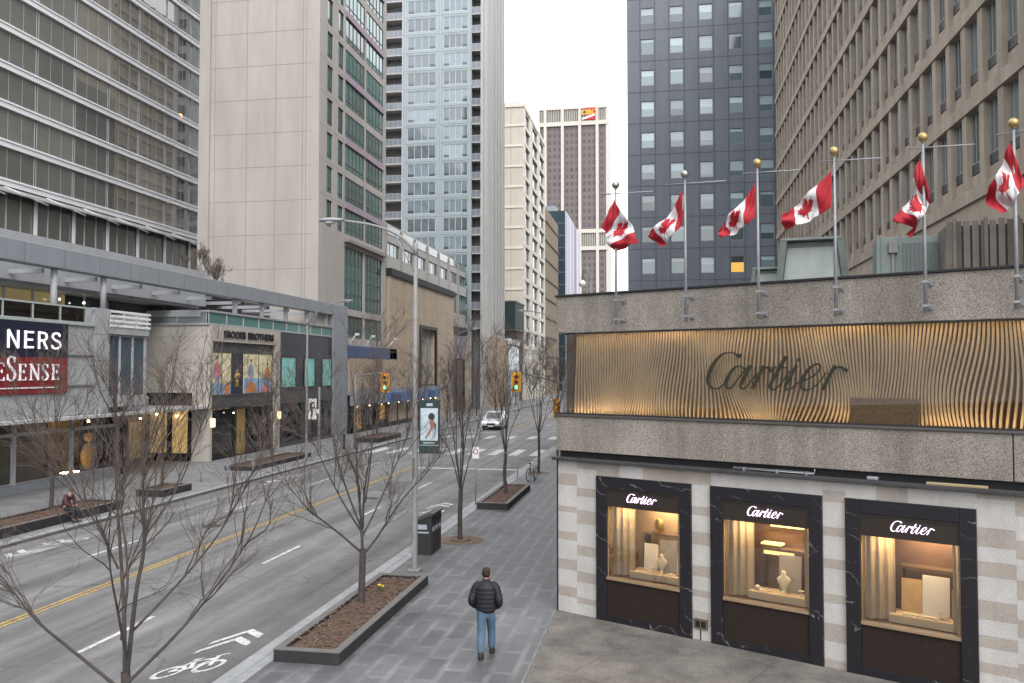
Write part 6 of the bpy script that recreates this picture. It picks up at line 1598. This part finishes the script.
# ------------------------------------------------------------------ vehicles
M_cwhite = mat('white_car_paint',(.66,.66,.70),.25,.02,coat=.6); M_cdark = mat('dark_car_paint',(.03,.033,.04),.25,.02,coat=.6); M_cgrey = mat('grey_car_paint',(.2,.21,.22),.25,.02,coat=.6)
M_head = mat('headlight',(.8,.8,.78),.1,0,emit=(1,.95,.85),estr=1.2); M_tail = mat('tail_light',(.4,.02,.02),.2,0)
def car(lab, loc, rz, paint, s=1.0, grp='cars on the far part of the street'):
    """car facing local -y"""
    t = thing('parked_car' if 'parked' in lab else 'car', lab, 'car', loc, rz, grp); h=.9
    m = MB(); prof=[(-2.25,.36),(-2.3,.62),(-2.18,.86),(-1.15,1.02),(-.35,1.60),(.2,1.70),(1.55,1.66),(2.2,1.12),(2.3,.95),(2.28,.36)]
    rows=[(-h,0),(-h*.97,1)]; v=[];f=[]; n=len(prof)
    for xx in (-h,-h*.985,h*.985,h):
        for yy,zz in prof:
            tz = max(0,(zz-1.0))*.26*(1 if xx>0 else -1)
            v.append(((xx-tz)*s, yy*s, zz*s if abs(xx)<h else (zz*s if zz<1 else zz*s)))
    for i in range(3):
        for k in range(n): f.append((i*n+k,i*n+(k+1)%n,(i+1)*n+(k+1)%n,(i+1)*n+k))
    f.append(tuple(range(n))[::-1]); f.append(tuple(range(3*n,4*n))); m.add(v,f); m.build('body', paint, t, off=z_)
    g = MB(); q=.012
    def gl(pts): g.add(pts,[(0,1,2,3)])
    gl([(-.78*s,-1.12*s,1.06*s),(.78*s,-1.12*s,1.06*s),(.68*s,-.38*s,1.6*s),(-.68*s,-.38*s,1.6*s)]); 
    for p_ in range(4): pass
    g.v = [(x,y-.02,z+.015) for x,y,z in g.v]
    g.add([(-.7*s,2.16*s,1.2*s),(.7*s,2.16*s,1.2*s),(.66*s,1.66*s,1.62*s),(-.66*s,1.66*s,1.62*s)],[(0,1,2,3)]); 
    for k in range(4,8): x,y,z=g.v[k]; g.v[k]=(x,y+.03,z+.01)
    for sg in (-1,1):
        for a,b,c,d in ((-.95,-.25,.4,.4),(.45,.45,1.45,1.75)):
            g.add([(sg*(.9-.015+.0)*s+sg*.012,a*s,1.06*s),(sg*.897*s,d*s,1.06*s),(sg*.78*s,c*s,1.56*s),(sg*.78*s,b*s,1.56*s)],[(0,1,2,3)])
    g.build('windows', M_darkglass, t, off=z_)
    for yy in (-1.45,1.4):
        for sg in (-1,1):
            m = MB(); x=sg*(h-.1)*s; m.tube([(x-.11,yy*s,.34*s),(x+.11,yy*s,.34*s)],.34*s,18); o=m.build('wheel', M_rubber, t, off=z_)
            m = MB(); m.tube([(x+sg*.112-.01,yy*s,.34*s),(x+sg*.112+.01,yy*s,.34*s)],.2*s,12); m.build('rim', M_steel, o, off=z_)
    for sg in (-1,1):
        m = MB(); m.bbox(sg*.62*s-.2,sg*.62*s+.2,-2.31*s,-2.2*s,.68*s,.83*s,.02); m.build('headlight', M_head, t, off=z_)
        m = MB(); m.bbox(sg*.72*s-.12,sg*.72*s+.12,2.24*s,2.33*s,.8*s,1.0*s,.02); m.build('tail_light', M_tail, t, off=z_)
        m = MB(); m.bbox(sg*1.0*s-.09,sg*1.0*s+.09,-.95*s,-.8*s,1.02*s,1.16*s,.02); m.build('wing_mirror', paint, t, off=z_)
    m = MB(); m.bbox(-.4*s,.4*s,-2.325*s,-2.22*s,.5*s,.66*s,.01); m.bbox(-.85*s,.85*s,-2.335*s,-2.2*s,.24*s,.44*s,.02); m.bbox(-.85*s,.85*s,2.2*s,2.33*s,.24*s,.5*s,.02); m.build('bumper', M_black, t, off=z_)
    m = MB(); m.box(-.26,.26,-2.345*s,-2.336*s,.33*s,.43*s); m.build('number_plate', M_white, t, off=z_)
    return t
car('white car driving towards the camera on the far part of the street',(-16.9,86,RZ),0,M_cwhite,1.05)
car('grey car queuing far up the street',(-17.0,172,RZ),0,M_cgrey)
car('white car far up the right lane',(-10.2,185,RZ),math.pi,M_cwhite)
t = thing('city_bus','long white bus crossing far up the street','bus',(-16.5,205,RZ),R(8))
m = MB(); m.bbox(-1.3,1.3,-6,6,.5,3.1,.12); m.build('body', M_cwhite, t, off=z_); m = MB(); m.bbox(-1.1,1.1,-6.03,-5.9,1.3,2.7,.03); m.box(-1.32,1.32,-5.4,5.4,1.5,2.5); m.build('windows', M_darkglass, t, off=z_)
for yy in (-3.6,3.6):
    for sg in (-1,1): m = MB(); m.tube([(sg*1.15-.14,yy,.5),(sg*1.15+.14,yy,.5)],.5,14); m.build('wheel', M_rubber, t, off=z_)

# ------------------------------------------------------------------ people
def skin(name, verts, edges, m, parent, root=0, sub=2):
    """one continuous surface grown round a skeleton: verts (x,y,z,rx,ry)"""
    me = bpy.data.meshes.new(name); me.from_pydata([v[:3] for v in verts], edges, []); o = bpy.data.objects.new(name, me); COL.objects.link(o)
    o.modifiers.new('skin','SKIN'); o.modifiers.new('sub','SUBSURF').levels = sub; o.modifiers['sub'].render_levels = sub
    sv = me.skin_vertices[0].data
    for i,v in enumerate(verts): sv[i].radius = (v[3],v[4]); sv[i].use_root = (i==root)
    dg = bpy.context.evaluated_depsgraph_get(); nm = bpy.data.meshes.new_from_object(o.evaluated_get(dg)); nm.name = name
    bpy.data.objects.remove(o); bpy.data.meshes.remove(me)
    nm.materials.clear(); nm.materials.append(m)
    for p in nm.polygons: p.use_smooth = True
    q = bpy.data.objects.new(name, nm); COL.objects.link(q); q.parent = parent; return q
M_skin = mat('skin_tone',(.36,.20,.14),.6,.08,10); M_hair = mat('dark_brown_hair',(.04,.028,.023),.95,.3,30,spec=.1); M_jack = mat('black_puffer',(.012,.012,.016),.6,.25,14,spec=.3); M_jean = mat('washed_blue_jeans',(.062,.108,.165),.85,.3,6,fine=.15)
M_shoe = mat('dark_shoes',(.015,.014,.013),.6,.2); M_knit = mat('knit_collar',(.02,.02,.024),.9,.2,20)
t = thing('person','person in black padded jacket and blue jeans walking away along the right pavement','person',(-3.56,17.12,0),R(4))
# local: +y walking direction; left leg back-planted at -y, right heel lifting
bodyv = [(0,0,.97,.12,.09),(0,.0,1.15,.12,.09),(0,.01,1.33,.13,.09),(0,.01,1.43,.08,.07),(0,.03,1.53,.055,.055),(0,.05,1.60,.06,.065),(0,.055,1.67,.075,.092),(0,.05,1.73,.055,.07),
 (-.17,.0,1.36,.045,.045),(-.27,-.05,1.16,.045,.045),(-.19,.1,1.01,.04,.04),(.17,.0,1.36,.045,.045),(.27,-.06,1.17,.045,.045),(.19,.1,1.02,.04,.04),
 (-.085,.0,.90,.09,.09),(-.085,-.03,.51,.06,.065),(-.085,-.17,.10,.04,.045),(-.09,-.05,.045,.04,.03),(.085,.0,.90,.09,.09),(.09,.20,.53,.06,.065),(.09,.25,.10,.04,.045),(.095,.36,.045,.04,.03)]
be = [(0,1),(1,2),(2,3),(3,4),(4,5),(5,6),(6,7),(3,8),(8,9),(9,10),(3,11),(11,12),(12,13),(0,14),(14,15),(15,16),(16,17),(0,18),(18,19),(19,20),(20,21)]
skin('body', bodyv, be, M_skin, t)
legs = [(0,0,.96,.175,.135),(0,0,1.04,.17,.13),(-.085,-.01,.86,.115,.12),(-.085,-.03,.51,.085,.09),(-.085,-.175,.08,.07,.08),(.085,.03,.86,.115,.12),(.09,.20,.53,.085,.09),(.09,.25,.08,.07,.08)]
skin('jeans', legs, [(0,1),(0,2),(2,3),(3,4),(0,5),(5,6),(6,7)], M_jean, t)
m = MB(); rings=[]; N_=34
for i in range(N_+1):
    u=i/N_; z=.90+u*.625
    rx=.195+.030*math.sin(min(1,u*1.15)*math.pi*.75); ry=.145+.02*math.sin(u*math.pi)
    if u>.80: k=((u-.80)/.20)**1.5; rx=rx*(1-k)+.082*k; ry=ry*(1-k)+.085*k
    if u<.06: rx-=.02; ry-=.015
    pf=.011*abs(math.sin(u*math.pi*7)); rings.append((0,.01+.02*u,z,rx+pf,ry+pf))
m.loft(rings,26)
for sg in (-1,1):
    P_=catmull([(sg*.12,.02,1.455),(sg*.20,.0,1.40),(sg*.25,-.02,1.28),(sg*.285,-.06,1.14),(sg*.26,.02,1.05),(sg*.19,.11,.99)],6); n_=len(P_)
    m.tube(P_,[.082-.022*i/n_+.008*abs(math.sin(i*1.05)) for i in range(n_)],14)
m.build('jacket', M_jack, t, off=z_)
m = MB(); m.loft([(0,.03,1.50,.085,.085),(0,.035,1.545,.078,.078),(0,.035,1.575,.07,.072),(0,.035,1.56,.06,.06)],18); m.build('collar', M_knit, t, off=z_)
m = MB(); m.loft([(0,.035,1.60,.06,.055),(0,.035,1.64,.08,.09),(0,.04,1.69,.088,.108),(0,.045,1.74,.083,.10),(0,.05,1.775,.06,.075),(0,.05,1.79,.02,.03)],18)
m.build('hair', M_hair, t, off=z_)
m = MB()
for sg in (-1,1): m.ball((sg*.088,.055,1.665),.024,8,6,sc=(.5,1,1.4))
m.build('ear', M_skin, t, off=z_)
m = MB(); m.ball((0,.16,1.655),.018,8,6,sc=(.8,1.2,1.3)); m.build('nose', M_skin, t, off=z_)
for x,y,z,rx_ in ((-.085,-.10,.0,-.06),(.09,.33,.0,.05)):
    m = MB(Matrix.Translation((x,y,z)) @ Matrix.Rotation(rx_,4,'X')); m.loft([(0,.0,0.001,.055,.15),(0,.0,.03,.058,.152),(0,-.01,.07,.055,.135),(0,-.045,.11,.055,.09),(0,-.05,.15,.055,.075)],16); m.build('shoe', M_shoe, t, off=z_)
# seated person
M_mar = mat('maroon_coat',(.055,.016,.024),.8,.25,8); M_dk = mat('dark_trousers',(.02,.02,.025),.8,.2); M_hat = mat('brown_hat',(.11,.075,.06),.9,.2,12)
t = thing('person','person in a maroon coat hunched on the edge of the long left planter','person',(-22.62,29.4,.0),R(-90))
# local +y faces the road (+X in the world)
bv=[(0,0,.53,.15,.12),(0,.02,.72,.15,.11),(0,.08,.92,.16,.11),(0,.16,1.03,.10,.09),(0,.21,1.09,.05,.05),(0,.25,1.15,.06,.07),(0,.27,1.21,.075,.09),(0,.25,1.27,.05,.06),
 (-.19,.12,.98,.06,.06),(-.25,.22,.75,.048,.048),(-.10,.42,.63,.036,.036),(.19,.12,.98,.06,.06),(.25,.22,.75,.048,.048),(.10,.42,.63,.036,.036),
 (-.10,.1,.52,.09,.09),(-.12,.46,.50,.065,.065),(-.12,.44,.10,.045,.05),(-.12,.56,.04,.04,.035),(.10,.1,.52,.09,.09),(.12,.46,.50,.065,.065),(.12,.42,.10,.045,.05),(.12,.54,.04,.04,.035)]
skin('body', bv, be, M_skin, t)
cv=[(0,-.01,.50,.20,.16),(0,.01,.70,.19,.145),(0,.07,.92,.20,.14),(0,.15,1.04,.12,.11),(-.20,.12,.98,.08,.08),(-.27,.22,.75,.068,.068),(-.12,.40,.64,.055,.055),(.20,.12,.98,.08,.08),(.27,.22,.75,.068,.068),(.12,.40,.64,.055,.055)]
skin('coat', cv, [(0,1),(1,2),(2,3),(3,4),(4,5),(5,6),(3,7),(7,8),(8,9)], M_mar, t)
tv=[(0,.02,.52,.16,.1),(-.10,.12,.53,.105,.1),(-.12,.46,.51,.08,.08),(-.12,.44,.12,.062,.066),(.10,.12,.53,.105,.1),(.12,.46,.51,.08,.08),(.12,.42,.12,.062,.066)]
skin('trousers', tv, [(0,1),(1,2),(2,3),(0,4),(4,5),(5,6)], M_dk, t)
m = MB(); m.loft([(0,.25,1.20,.09,.105),(0,.255,1.25,.092,.108),(0,.25,1.31,.075,.09),(0,.25,1.34,.03,.04)],16); m.build('hat', M_hat, t, off=z_)
for sg in (-1,1):
    m = MB(); m.loft([(sg*.12,.50,0.001,.045,.13),(sg*.12,.50,.04,.048,.13),(sg*.12,.46,.09,.045,.075),(sg*.12,.44,.13,.045,.055)],14); m.build('shoe', M_shoe, t, off=z_)
